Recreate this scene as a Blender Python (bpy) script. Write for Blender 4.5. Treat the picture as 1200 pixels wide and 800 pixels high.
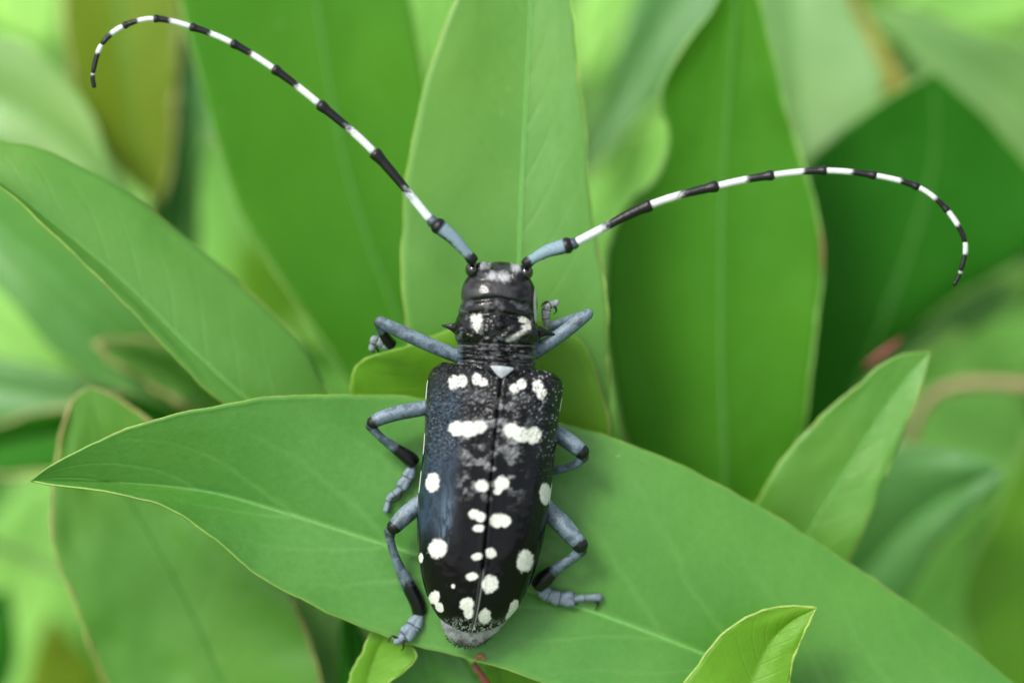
import bpy, math, random
import numpy as np
from mathutils import Vector

random.seed(7)
RNG = np.random.default_rng(7)
for o in list(bpy.data.objects):
    bpy.data.objects.remove(o)
SC = bpy.context.scene
COL = SC.collection
# one Blender unit is one centimetre: the beetle is about 3.5 units long
SC.unit_settings.system = 'METRIC'
SC.unit_settings.scale_length = 0.01

# ------------------------------------------------------------------ camera
U = 0.0078                  # centimetres per design unit
DIST = 30.0                 # camera to beetle, cm
PITCH = math.radians(35)
HGT = 62.0                  # beetle above the ground, cm
RT = np.array([1.0, 0, 0])
FW = np.array([0, math.cos(PITCH), -math.sin(PITCH)])
UPV = np.array([0, math.sin(PITCH), math.cos(PITCH)])
ORG = np.array([0, 0, HGT])

def deep(w):
    """spread the leaves behind the beetle farther apart in depth"""
    return np.where(np.asarray(w) < -100, -100 + (np.asarray(w) + 100) * 1.45, w)

def W(x, y, w=0.0):
    """plan coordinates (x right, y down, w towards the viewer) on the leaf plane -> world"""
    w = float(deep(w))
    k = (DIST - w * U) / DIST
    return ORG + RT * ((x - 600) * U * k) + UPV * ((400 - y) * U * k) - FW * (w * U)

def WA(a):
    a = np.asarray(a, float).copy()
    a[:, 2] = deep(a[:, 2])
    k = (DIST - a[:, 2] * U) / DIST
    return ORG + np.outer((a[:, 0] - 600) * U * k, RT) + np.outer((400 - a[:, 1]) * U * k, UPV) - np.outer(a[:, 2] * U, FW)

cd = bpy.data.cameras.new('camera')
cam = bpy.data.objects.new('camera', cd)
COL.objects.link(cam)
cam.location = ORG - FW * DIST
cam.rotation_euler = (math.pi / 2 - PITCH, 0, 0)
cd.sensor_width = 360
cd.lens = 360 * DIST / (1200 * U)
cd.clip_start = 0.5
cd.clip_end = 60000
cd.dof.use_dof = True
cd.dof.focus_distance = DIST - 5 * U
cd.dof.aperture_fstop = (cd.lens * 0.001) / (235 * U)
SC.camera = cam

# ------------------------------------------------------------------ light
SUN_EL, SUN_AZ = math.radians(60), math.radians(242)   # azimuth clockwise from +Y
wd = bpy.data.worlds.new('World')
SC.world = wd
wd.use_nodes = True
nt = wd.node_tree
nt.nodes.clear()
sky = nt.nodes.new('ShaderNodeTexSky')
sky.sky_type = 'NISHITA'
sky.sun_disc = False
sky.sun_elevation = SUN_EL
sky.sun_rotation = SUN_AZ
sky.dust_density = 4.0
sky.air_density = 1.0
bgn = nt.nodes.new('ShaderNodeBackground')
bgn.inputs['Strength'].default_value = 0.15
wo = nt.nodes.new('ShaderNodeOutputWorld')
ovc = nt.nodes.new('ShaderNodeHueSaturation')      # thin even cloud: a nearly colourless sky
ovc.inputs['Saturation'].default_value = 0.35
nt.links.new(sky.outputs[0], ovc.inputs['Color'])
nt.links.new(ovc.outputs[0], bgn.inputs[0])
nt.links.new(bgn.outputs[0], wo.inputs[0])
ld = bpy.data.lights.new('sun', 'SUN')
ld.energy = 1.5
ld.angle = math.radians(16)
ld.color = (1.0, 0.97, 0.92)
sun = bpy.data.objects.new('sun', ld)
COL.objects.link(sun)
sdir = Vector((math.sin(SUN_AZ) * math.cos(SUN_EL), math.cos(SUN_AZ) * math.cos(SUN_EL), math.sin(SUN_EL)))
sun.rotation_euler = sdir.to_track_quat('Z', 'Y').to_euler()
sun.location = Vector(ORG) + sdir * 60
SC.view_settings.view_transform = 'Standard'
SC.view_settings.look = 'None'
SC.view_settings.exposure = 0.88
SC.view_settings.gamma = 1

# ------------------------------------------------------------------ helpers
def lin(r, g, b):
    f = lambda c: (c / 255 / 12.92) if c / 255 <= 0.04045 else ((c / 255 + 0.055) / 1.055) ** 2.4
    return (f(r), f(g), f(b))

def tag(o, label=None, cat=None, group=None, kind=None):
    for k, v in (('label', label), ('category', cat), ('group', group), ('kind', kind)):
        if v: o[k] = v
    return o

def empty(name, loc, label, cat, group=None):
    o = bpy.data.objects.new(name, None)
    o.location = loc
    o.empty_display_size = 0.3
    COL.objects.link(o)
    return tag(o, label, cat, group)

def wloc(o):
    v = np.array(o.location)
    while o.parent:
        o = o.parent
        v = v + np.array(o.location)
    return v

def build(name, V, F, mat, parent=None, col=None, rough=None, uv=None, label=None, origin=None):
    """one mesh object; V world coordinates"""
    V = np.asarray(V, float)
    c = V.mean(0) if origin is None else np.asarray(origin, float)
    me = bpy.data.meshes.new(name)
    me.from_pydata((V - c).tolist(), [], F if isinstance(F, list) else F.tolist())
    me.polygons.foreach_set('use_smooth', [True] * len(me.polygons))
    if col is not None:
        a = me.color_attributes.new('paint', 'FLOAT_COLOR', 'POINT')
        a.data.foreach_set('color', np.column_stack([col, np.ones(len(col))]).astype(np.float32).ravel())
    if rough is not None:
        a = me.attributes.new('rough', 'FLOAT', 'POINT')
        a.data.foreach_set('value', np.asarray(rough, np.float32))
    if uv is not None:
        ul = me.uv_layers.new(name='UVMap')
        idx = np.zeros(len(me.loops), np.int32)
        me.loops.foreach_get('vertex_index', idx)
        ul.data.foreach_set('uv', uv[idx].astype(np.float32).ravel())
    me.materials.append(mat)
    me.update()
    o = bpy.data.objects.new(name, me)
    COL.objects.link(o)
    if parent:
        o.parent = parent
        o.location = c - wloc(parent)
    else:
        o.location = c
    if label: o['label'] = label
    return o

def spl(pts, n, power=None):
    """smooth curve through pts resampled to n points by arc length"""
    p = np.asarray(pts, float)
    if len(p) == 2:
        t = np.linspace(0, 1, n)[:, None]
        return p[0] * (1 - t) + p[1] * t
    q = np.vstack([2 * p[0] - p[1], p, 2 * p[-1] - p[-2]])
    out = []
    for i in range(len(p) - 1):
        a, b, c, d = q[i], q[i + 1], q[i + 2], q[i + 3]
        for t in np.linspace(0, 1, 16, endpoint=False):
            out.append(0.5 * (2 * b + (c - a) * t + (2 * a - 5 * b + 4 * c - d) * t * t + (3 * b - a - 3 * c + d) * t ** 3))
    out.append(p[-1])
    out = np.array(out)
    s = np.r_[0, np.cumsum(np.linalg.norm(np.diff(out[:, :3], axis=0), axis=1))]
    tt = np.linspace(0, s[-1], n)
    return np.column_stack([np.interp(tt, s, out[:, k]) for k in range(p.shape[1])])

def hash2(ix, iy, seed=0):
    h = (ix * 374761393 + iy * 668265263 + seed * 974711) & 0x7fffffff
    h = ((h ^ (h >> 13)) * 1274126177) & 0x7fffffff
    return ((h ^ (h >> 16)) & 0xffff) / 65535.0

def vnoise(x, y, seed=0):
    x = np.asarray(x, float); y = np.asarray(y, float)
    ix = np.floor(x).astype(np.int64); iy = np.floor(y).astype(np.int64)
    fx = x - ix; fy = y - iy
    fx = fx * fx * (3 - 2 * fx); fy = fy * fy * (3 - 2 * fy)
    a = hash2(ix, iy, seed); b = hash2(ix + 1, iy, seed)
    c = hash2(ix, iy + 1, seed); d = hash2(ix + 1, iy + 1, seed)
    return (a * (1 - fx) + b * fx) * (1 - fy) + (c * (1 - fx) + d * fx) * fy

def fbm(x, y, seed=0, o=3):
    s = 0; a = 0.5; t = 0
    for k in range(o):
        s = s + a * vnoise(x * 2 ** k, y * 2 ** k, seed + k); t += a; a *= 0.5
    return s / t

def dots(x, y, cell, seed=0):
    """distance (in cells) to the nearest of randomly scattered points, and a random number for that point"""
    gx = np.asarray(x) / cell; gy = np.asarray(y) / cell
    ix = np.floor(gx).astype(np.int64); iy = np.floor(gy).astype(np.int64)
    best = np.full(gx.shape, 9.0); rnd = np.zeros(gx.shape)
    for di in (-1, 0, 1):
        for dj in (-1, 0, 1):
            cx = ix + di; cy = iy + dj
            d = np.hypot(cx + hash2(cx, cy, seed) - gx, cy + hash2(cx, cy, seed + 1) - gy)
            r = hash2(cx, cy, seed + 2)
            rnd = np.where(d < best, r, rnd); best = np.minimum(best, d)
    return best, rnd

def grid_faces(nr, nc, closed=False):
    i = np.arange(nr - 1)[:, None]
    j = np.arange(nc if closed else nc - 1)[None, :]
    j2 = (j + 1) % nc
    f = np.stack([i * nc + j, i * nc + j2, (i + 1) * nc + j2, (i + 1) * nc + j], -1)
    return f.reshape(-1, 4)

def tube(P, R, ns=10, flat=1.0):
    """closed tube along plan-space points P (n,3) with radii R"""
    P = np.asarray(P, float); R = np.asarray(R, float)
    T = np.gradient(P, axis=0)
    T /= np.linalg.norm(T, axis=1)[:, None] + 1e-9
    V = []
    ref = np.array([0, 0, 1.0])
    for i in range(len(P)):
        t = T[i]
        r = ref - t * ref.dot(t)
        if np.linalg.norm(r) < 0.15:
            r = np.array([0.3, 1, 0]) - t * np.array([0.3, 1, 0]).dot(t)
        r /= np.linalg.norm(r)
        ref = r
        b = np.cross(t, r)
        for k in range(ns):
            a = 2 * math.pi * k / ns
            V.append(P[i] + R[i] * (math.cos(a) * r * flat + math.sin(a) * b))
    n = len(P)
    F = grid_faces(n, ns, True).tolist()
    V.append(P[0]); V.append(P[-1])
    for k in range(ns):
        F.append([n * ns, (k + 1) % ns, k])
        F.append([n * ns + 1, (n - 1) * ns + k, (n - 1) * ns + (k + 1) % ns])
    return np.array(V), F

def ball(c, r, nu=16, nv=10):
    """ellipsoid; r = radii (x,y,w)"""
    r = np.array(r if np.ndim(r) else (r, r, r), float)
    V = []
    for i in range(1, nv):
        a = math.pi * i / nv
        for j in range(nu):
            b = 2 * math.pi * j / nu
            V.append(np.array(c) + r * (math.sin(a) * math.cos(b), math.sin(a) * math.sin(b), math.cos(a)))
    F = grid_faces(nv - 1, nu, True).tolist()
    V.append(np.array(c) + r * (0, 0, 1)); V.append(np.array(c) - r * (0, 0, 1))
    m = (nv - 1) * nu
    for j in range(nu):
        F.append([m, (j + 1) % nu, j])
        F.append([m + 1, (nv - 2) * nu + j, (nv - 2) * nu + (j + 1) % nu])
    return np.array(V), F

def join(parts):
    V = []; F = []; n = 0
    for v, f in parts:
        V.append(v); F += [[int(a) + n for a in q] for q in f]; n += len(v)
    return np.vstack(V), F

def fuse(parts, voxel=1.0, smooth=3):
    """union of closed shapes (plan space) into one continuous skin; returns plan-space verts and faces"""
    V, F = join(parts)
    me = bpy.data.meshes.new('fuse_tmp'); me.from_pydata(V.tolist(), [], F); me.update()
    ob = bpy.data.objects.new('fuse_tmp', me); COL.objects.link(ob)
    m = ob.modifiers.new('r', 'REMESH'); m.mode = 'VOXEL'; m.voxel_size = voxel
    if smooth:
        s = ob.modifiers.new('s', 'SMOOTH'); s.factor = 0.5; s.iterations = smooth
    dg = bpy.context.evaluated_depsgraph_get()
    ev = ob.evaluated_get(dg); m2 = ev.to_mesh()
    n = len(m2.vertices)
    co = np.zeros(n * 3, np.float32); m2.vertices.foreach_get('co', co)
    fs = [list(p.vertices) for p in m2.polygons]
    ev.to_mesh_clear()
    bpy.data.objects.remove(ob); bpy.data.meshes.remove(me)
    return co.reshape(-1, 3).astype(float), fs

# ------------------------------------------------------------------ materials
def newmat(name):
    m = bpy.data.materials.new(name); m.use_nodes = True
    n = m.node_tree.nodes; n.clear()
    out = n.new('ShaderNodeOutputMaterial')
    return m, n, m.node_tree.links, out

def math_node(n, l, op, a, b=None, c=None, clamp=False):
    k = n.new('ShaderNodeMath'); k.operation = op; k.use_clamp = clamp
    for i, v in enumerate((a, b, c)):
        if v is None: continue
        if hasattr(v, 'is_output'): l.new(v, k.inputs[i])
        else: k.inputs[i].default_value = v
    return k.outputs[0]

def mixc(n, l, fac, a, b):
    k = n.new('ShaderNodeMix'); k.data_type = 'RGBA'
    for idx, v in ((0, fac), (6, a), (7, b)):
        if hasattr(v, 'is_output'): l.new(v, k.inputs[idx])
        elif idx == 0: k.inputs[0].default_value = v
        else: k.inputs[idx].default_value = (*v, 1)
    return k.outputs[2]

def leaf_material(name, base, pale, rough=0.42, trans=0.35, veins=14, vein_amt=0.16, spec=0.5, tcol=None, blot=0.5, mid_amt=0.5):
    m, n, l, out = newmat(name)
    uv = n.new('ShaderNodeUVMap'); uv.uv_map = 'UVMap'
    sp = n.new('ShaderNodeSeparateXYZ'); l.new(uv.outputs[0], sp.inputs[0])
    tc = n.new('ShaderNodeTexCoord')
    au = math_node(n, l, 'ABSOLUTE', math_node(n, l, 'MULTIPLY_ADD', sp.outputs[0], 2.0, -1.0))
    n1 = n.new('ShaderNodeTexNoise'); n1.inputs['Scale'].default_value = 0.9; n1.inputs['Detail'].default_value = 5
    l.new(tc.outputs['Object'], n1.inputs['Vector'])
    n2 = n.new('ShaderNodeTexNoise'); n2.inputs['Scale'].default_value = 14; n2.inputs['Detail'].default_value = 6
    n2.inputs['Roughness'].default_value = 0.75
    l.new(tc.outputs['Object'], n2.inputs['Vector'])
    # side veins, slanting towards the tip, slightly wandering
    ph = math_node(n, l, 'MULTIPLY_ADD', au, -0.16, sp.outputs[1])
    ph = math_node(n, l, 'MULTIPLY_ADD', n1.outputs['Fac'], 0.05, ph)
    fr = math_node(n, l, 'FRACT', math_node(n, l, 'MULTIPLY', ph, float(veins)))
    dv = math_node(n, l, 'ABSOLUTE', math_node(n, l, 'SUBTRACT', fr, 0.5))
    vein = math_node(n, l, 'MULTIPLY', math_node(n, l, 'SUBTRACT', 1.0, math_node(n, l, 'MULTIPLY', dv, 9.0), clamp=True),
                     math_node(n, l, 'SUBTRACT', 1.0, au, clamp=True))
    midr = math_node(n, l, 'SUBTRACT', 1.0, math_node(n, l, 'MULTIPLY', au, 22.0), clamp=True)
    blo = math_node(n, l, 'MULTIPLY', math_node(n, l, 'SUBTRACT', n1.outputs['Fac'], 0.35, clamp=True), blot * 2.0, clamp=True)
    c1 = mixc(n, l, blo, base, tuple(b * 0.45 + p * 0.55 for b, p in zip(base, pale)))
    dark = tuple(b * 0.72 for b in base)
    gr = math_node(n, l, 'MULTIPLY', math_node(n, l, 'SUBTRACT', n2.outputs['Fac'], 0.42, clamp=True), 1.6, clamp=True)
    c2 = mixc(n, l, gr, c1, dark)
    c3 = mixc(n, l, math_node(n, l, 'MULTIPLY', vein, vein_amt), c2, pale)
    c4 = mixc(n, l, math_node(n, l, 'MULTIPLY', midr, mid_amt), c3, pale)
    ed = math_node(n, l, 'MULTIPLY', math_node(n, l, 'SUBTRACT', au, 0.965, clamp=True), 20.0, clamp=True)
    c5 = mixc(n, l, math_node(n, l, 'MULTIPLY', ed, 0.6), c4, pale)
    vo = n.new('ShaderNodeTexVoronoi'); vo.feature = 'DISTANCE_TO_EDGE'; vo.inputs['Scale'].default_value = 8.0
    wob = n.new('ShaderNodeVectorMath'); wob.operation = 'MULTIPLY_ADD'
    l.new(n2.outputs['Color'], wob.inputs[0]); wob.inputs[1].default_value = (0.12, 0.12, 0.12); l.new(tc.outputs['Object'], wob.inputs[2])
    l.new(wob.outputs[0], vo.inputs['Vector'])
    net = math_node(n, l, 'SUBTRACT', 1.0, math_node(n, l, 'MULTIPLY', vo.outputs['Distance'], 16.0), clamp=True)
    c5 = mixc(n, l, math_node(n, l, 'MULTIPLY', math_node(n, l, 'MULTIPLY', net, n1.outputs['Fac']), vein_amt * 0.8), c5, pale)
    v2 = n.new('ShaderNodeTexVoronoi'); v2.inputs['Scale'].default_value = 2.6; l.new(wob.outputs[0], v2.inputs['Vector'])
    spk = math_node(n, l, 'MULTIPLY', math_node(n, l, 'LESS_THAN', v2.outputs['Distance'], 0.045), math_node(n, l, 'GREATER_THAN', n1.outputs['Fac'], 0.50))
    c5 = mixc(n, l, math_node(n, l, 'MULTIPLY', spk, 0.45), c5, (0.42, 0.48, 0.26))
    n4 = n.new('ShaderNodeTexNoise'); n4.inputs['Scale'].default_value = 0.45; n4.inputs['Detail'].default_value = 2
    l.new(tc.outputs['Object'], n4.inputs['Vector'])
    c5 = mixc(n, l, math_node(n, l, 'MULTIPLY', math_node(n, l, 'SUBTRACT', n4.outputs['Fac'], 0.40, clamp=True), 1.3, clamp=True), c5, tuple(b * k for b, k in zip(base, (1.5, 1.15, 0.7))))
    bs = n.new('ShaderNodeBsdfPrincipled')
    l.new(c5, bs.inputs['Base Color'])
    rr = math_node(n, l, 'ADD', math_node(n, l, 'MULTIPLY_ADD', n2.outputs['Fac'], 0.25, rough - 0.22), math_node(n, l, 'MULTIPLY', n1.outputs['Fac'], 0.2))
    l.new(rr, bs.inputs['Roughness'])
    bs.inputs['Specular IOR Level'].default_value = spec
    n3 = n.new('ShaderNodeTexNoise'); n3.inputs['Scale'].default_value = 55; n3.inputs['Detail'].default_value = 3
    l.new(tc.outputs['Object'], n3.inputs['Vector'])
    hh = math_node(n, l, 'MULTIPLY_ADD', n3.outputs['Fac'], 0.25, math_node(n, l, 'MULTIPLY', n2.outputs['Fac'], 0.55))
    hh = math_node(n, l, 'MULTIPLY_ADD', vein, -0.5, hh)
    bp = n.new('ShaderNodeBump'); bp.inputs['Strength'].default_value = 0.30; bp.inputs['Distance'].default_value = 0.03
    l.new(hh, bp.inputs['Height']); l.new(bp.outputs[0], bs.inputs['Normal'])
    tr = n.new('ShaderNodeBsdfTranslucent')
    tcc = tcol or tuple(min(1, v * k) for v, k in zip(base, (2.6, 1.9, 0.9)))
    tm = mixc(n, l, math_node(n, l, 'MULTIPLY', vein, 0.5), tcc, tuple(v * 0.7 for v in tcc))
    l.new(tm, tr.inputs['Color'])
    mx = n.new('ShaderNodeMixShader'); mx.inputs[0].default_value = trans
    l.new(bs.outputs[0], mx.inputs[1]); l.new(tr.outputs[0], mx.inputs[2])
    l.new(mx.outputs[0], out.inputs[0])
    return m

def simple(name, color, rough=0.5, spec=0.5, bump=0.2, scale=20, var=0.3, coat=0.0):
    m, n, l, out = newmat(name)
    tc = n.new('ShaderNodeTexCoord')
    nz = n.new('ShaderNodeTexNoise'); nz.inputs['Scale'].default_value = scale; nz.inputs['Detail'].default_value = 4
    l.new(tc.outputs['Object'], nz.inputs['Vector'])
    c = mixc(n, l, nz.outputs['Fac'], tuple(v * (1 - var) for v in color), tuple(min(1, v * (1 + var)) for v in color))
    bs = n.new('ShaderNodeBsdfPrincipled'); l.new(c, bs.inputs['Base Color'])
    bs.inputs['Roughness'].default_value = rough; bs.inputs['Specular IOR Level'].default_value = spec
    bs.inputs['Coat Weight'].default_value = coat
    bp = n.new('ShaderNodeBump'); bp.inputs['Strength'].default_value = bump; bp.inputs['Distance'].default_value = 0.02
    l.new(nz.outputs['Fac'], bp.inputs['Height']); l.new(bp.outputs[0], bs.inputs['Normal'])
    l.new(bs.outputs[0], out.inputs[0])
    return m

def painted(name, bump=0.25, scale=60, spec=0.5, coat=0.0):
    """colour and roughness come from the mesh's own colour layer"""
    m, n, l, out = newmat(name)
    a = n.new('ShaderNodeAttribute'); a.attribute_name = 'paint'
    r = n.new('ShaderNodeAttribute'); r.attribute_name = 'rough'
    tc = n.new('ShaderNodeTexCoord')
    nz = n.new('ShaderNodeTexNoise'); nz.inputs['Scale'].default_value = scale; nz.inputs['Detail'].default_value = 3
    l.new(tc.outputs['Object'], nz.inputs['Vector'])
    k = n.new('ShaderNodeHueSaturation')
    l.new(a.outputs['Color'], k.inputs['Color'])
    l.new(math_node(n, l, 'MULTIPLY_ADD', nz.outputs['Fac'], 0.9, 0.55), k.inputs['Value'])
    bs = n.new('ShaderNodeBsdfPrincipled'); l.new(k.outputs[0], bs.inputs['Base Color'])
    l.new(r.outputs['Fac'], bs.inputs['Roughness'])
    bs.inputs['Specular IOR Level'].default_value = spec
    bs.inputs['Coat Weight'].default_value = coat; bs.inputs['Coat Roughness'].default_value = 0.15
    bp = n.new('ShaderNodeBump'); bp.inputs['Strength'].default_value = bump; bp.inputs['Distance'].default_value = 0.012
    l.new(nz.outputs['Fac'], bp.inputs['Height']); l.new(bp.outputs[0], bs.inputs['Normal'])
    l.new(bs.outputs[0], out.inputs[0])
    return m

PALE = (0.30, 0.46, 0.16)
LM = {
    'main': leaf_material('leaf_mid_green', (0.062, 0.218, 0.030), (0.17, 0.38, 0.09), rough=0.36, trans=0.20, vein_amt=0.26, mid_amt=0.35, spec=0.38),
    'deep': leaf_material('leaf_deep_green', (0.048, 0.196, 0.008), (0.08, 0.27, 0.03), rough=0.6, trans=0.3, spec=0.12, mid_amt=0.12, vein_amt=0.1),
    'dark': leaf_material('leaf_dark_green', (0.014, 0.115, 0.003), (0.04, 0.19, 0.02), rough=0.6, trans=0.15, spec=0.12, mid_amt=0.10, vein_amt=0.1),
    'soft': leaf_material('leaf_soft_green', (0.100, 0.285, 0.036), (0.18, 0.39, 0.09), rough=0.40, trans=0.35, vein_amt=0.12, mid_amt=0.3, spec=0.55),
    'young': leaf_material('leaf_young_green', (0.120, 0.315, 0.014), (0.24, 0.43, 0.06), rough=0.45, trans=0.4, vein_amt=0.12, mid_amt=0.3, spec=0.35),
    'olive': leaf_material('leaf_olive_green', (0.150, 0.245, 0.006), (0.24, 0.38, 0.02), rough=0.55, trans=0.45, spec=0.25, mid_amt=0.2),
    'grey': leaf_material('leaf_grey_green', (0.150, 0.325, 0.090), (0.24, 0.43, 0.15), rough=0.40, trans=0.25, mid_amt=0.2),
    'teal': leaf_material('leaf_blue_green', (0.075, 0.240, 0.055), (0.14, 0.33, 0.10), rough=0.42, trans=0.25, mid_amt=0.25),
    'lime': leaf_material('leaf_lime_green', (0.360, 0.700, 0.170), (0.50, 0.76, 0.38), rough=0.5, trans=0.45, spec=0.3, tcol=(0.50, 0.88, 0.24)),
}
MARG = simple('leaf_margin_yellow', (0.20, 0.32, 0.05), 0.5, var=0.35)
MARGP = simple('leaf_margin_pale', (0.14, 0.30, 0.05), 0.5, var=0.35)
MARGB = simple('leaf_margin_tan', (0.27, 0.27, 0.08), 0.5, var=0.35)
for mm_ in (MARG, MARGP, MARGB):
    nn_ = mm_.node_tree.nodes; ll_ = mm_.node_tree.links
    b_ = [k for k in nn_ if k.type == 'BSDF_PRINCIPLED'][0]; t_ = [k for k in nn_ if k.type == 'TEX_COORD'][0]
    src = b_.inputs['Base Color'].links[0].from_socket
    z_ = nn_.new('ShaderNodeTexNoise'); z_.inputs['Scale'].default_value = 1.6; z_.inputs['Detail'].default_value = 3
    ll_.new(t_.outputs['Object'], z_.inputs['Vector'])
    f_ = math_node(nn_, ll_, 'MULTIPLY', math_node(nn_, ll_, 'SUBTRACT', z_.outputs['Fac'], 0.56, clamp=True), 6.0, clamp=True)
    ll_.new(mixc(nn_, ll_, f_, src, (0.20, 0.13, 0.045)), b_.inputs['Base Color'])
RIB = simple('midrib_pale', (0.100, 0.29, 0.05), 0.45, var=0.25)
RIBD = simple('midrib_green', (0.050, 0.190, 0.015), 0.45, var=0.25)
STEM = simple('stem_green', (0.14, 0.30, 0.06), 0.5, scale=8, bump=0.4)
STEMB = simple('stem_tan', (0.30, 0.22, 0.11), 0.6, scale=8, bump=0.4)
STEMR = simple('stem_red', (0.19, 0.03, 0.03), 0.5, scale=8)
BROWN = simple('bud_brown', (0.25, 0.11, 0.04), 0.7, scale=30)

# ------------------------------------------------------------------ the setting
def ground():
    m, n, l, out = newmat('ground_soil')
    tc = n.new('ShaderNodeTexCoord')
    nz = n.new('ShaderNodeTexNoise'); nz.inputs['Scale'].default_value = 0.05; nz.inputs['Detail'].default_value = 8
    l.new(tc.outputs['Object'], nz.inputs['Vector'])
    c = mixc(n, l, nz.outputs['Fac'], (0.05, 0.12, 0.02), (0.14, 0.28, 0.05))
    bs = n.new('ShaderNodeBsdfPrincipled'); l.new(c, bs.inputs['Base Color']); bs.inputs['Roughness'].default_value = 0.9
    l.new(bs.outputs[0], out.inputs[0])
    N = 61
    t = np.linspace(-1, 1, N); t = np.sign(t) * np.abs(t) ** 3 * 20000
    X, Y = np.meshgrid(t, t)
    Z = 1.2 * fbm(X / 30 + 50, Y / 30 + 50, 3) - 0.6
    V = np.column_stack([X.ravel(), Y.ravel(), Z.ravel()])
    o = build('ground', V, grid_faces(N, N), m)
    tag(o, kind='structure')
ground()

# ------------------------------------------------------------------ leaves
def leaf(parent, mat, left, mid, right, label=None, bulge=6, wave=5, margin=MARGP, mr=1.3, rib=RIB, rr=2.2,
         nv=72, nu=12, seed=0, stalk=None, stalk_r=7, stalk_mat=None, thick=2.6, name='leaf'):
    """left / mid / right outlines run from base to tip in plan coordinates (x, y, w)"""
    L = spl(left, nv); M = spl(mid, nv); R = spl(right, nv)
    jx = np.arange(nv)
    for Q, sd in ((L, 0), (R, 50)):      # slightly uneven margin
        tq = np.gradient(Q[:, :2], axis=0); tq /= np.linalg.norm(tq, axis=1)[:, None] + 1e-9
        jit = ((fbm(jx / 2.2, np.zeros(nv) + sd, seed + 5, 3) - 0.5) * 3.0 + (fbm(jx / 9.0, np.zeros(nv) + sd, seed + 6, 2) - 0.5) * 5.0) * np.clip(np.sin(np.pi * np.linspace(0, 1, nv)) * 4, 0, 1)
        Q[:, 0] += -tq[:, 1] * jit; Q[:, 1] += tq[:, 0] * jit
    rows = []
    uvs = []
    tt = np.linspace(-1, 1, 2 * nu + 1)
    v = np.linspace(0, 1, nv)
    env = np.clip(np.sin(np.pi * v) * 2.2, 0, 1)
    for k, t in enumerate(tt):
        E = L if t < 0 else R
        a = abs(t)
        p = M * (1 - a) + E * a
        p[:, 2] = M[:, 2] + (E[:, 2] - M[:, 2]) * a ** 1.55
        p[:, 2] += bulge * env * np.sin(math.pi * min(1, a * 1.05)) ** 0.8 if a < 0.95 else 0
        p[:, 2] += wave * (fbm(v * 5 + seed * 3.1, np.full(nv, t * 1.3 + seed), seed) - 0.5) * 2 * env * (0.3 + 0.7 * a)
        rows.append(p)
        uvs.append(np.column_stack([np.full(nv, (t + 1) / 2), v]))
    P = np.stack(rows, 1)          # nv x nc x 3
    UVv = np.stack(uvs, 1).reshape(-1, 2)
    nc = len(tt)
    bw = WA(P.reshape(-1, 3))
    o = build(name, bw, grid_faces(nv, nc), mat, parent, uv=UVv, label=label, origin=WA(M[:1])[0])
    sm = o.modifiers.new('thickness', 'SOLIDIFY'); sm.thickness = thick * U; sm.offset = 0
    # midrib: a low rounded ridge sunk into the blade
    c = P[:, nu, :].copy()
    rad = rr * (1.25 - 0.95 * v)
    Vt, Ft = tube(c[2:-3], rad[2:-3], 8, flat=0.55)
    Vt[:, 2] += 0.9
    build('midrib', WA(Vt), Ft, rib, o)
    # margin: a thin rounded edge running round the blade
    ring = np.vstack([P[1:-1, 0, :], P[-1:, nu, :], P[1:-1, -1, :][::-1]])
    Vt, Ft = tube(ring, np.full(len(ring), mr) * (0.35 + 1.3 * fbm(np.arange(len(ring)) / 3.0, np.zeros(len(ring)), seed + 9)), 6)
    build('leaf_margin', WA(Vt), Ft, margin, o)
    if stalk:
        pts = spl([M[0]] + list(stalk), 14)
        Vt, Ft = tube(pts, np.linspace(stalk_r * 0.8, stalk_r, 14), 8)
        build('petiole', WA(Vt), Ft, stalk_mat or STEM, o)
    return o

def stem(parent, pts, r0, r1, mat=None, n=24, name='stem', label=None):
    p = spl(pts, n)
    Vt, Ft = tube(p, np.linspace(r0, r1, n), 10)
    return build(name, WA(Vt), Ft, mat or STEM, parent, label=label)

def auto_leaf(parent, mat, base, tip, width, w0=0, w1=0, bend=0, roll=0, shape=0.45, label=None, **kw):
    """a lance-shaped leaf between two plan points; bend shifts the midrib sideways, roll tips one side towards the viewer"""
    b = np.array(base, float); t = np.array(tip, float)
    d = t - b; ln = np.linalg.norm(d); d /= ln
    nrm = np.array([-d[1], d[0]])
    Ls, Ms, Rs = [], [], []
    for s in np.linspace(0, 1, 9):
        c = b + d * ln * s + nrm * bend * math.sin(math.pi * s)
        w = w0 + (w1 - w0) * s
        hw = width * 0.5 * (math.sin(math.pi * s ** (0.69 / (-math.log(shape)) if shape != 0.5 else 1)) ** 0.85 if 0 < s < 1 else 0)
        Ms.append((*c, w)); a = c + nrm * hw; e = c - nrm * hw
        Ls.append((*a, w + roll * hw)); Rs.append((*e, w - roll * hw))
    return leaf(parent, mat, Ls, Ms, Rs, label=label, **kw)

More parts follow.
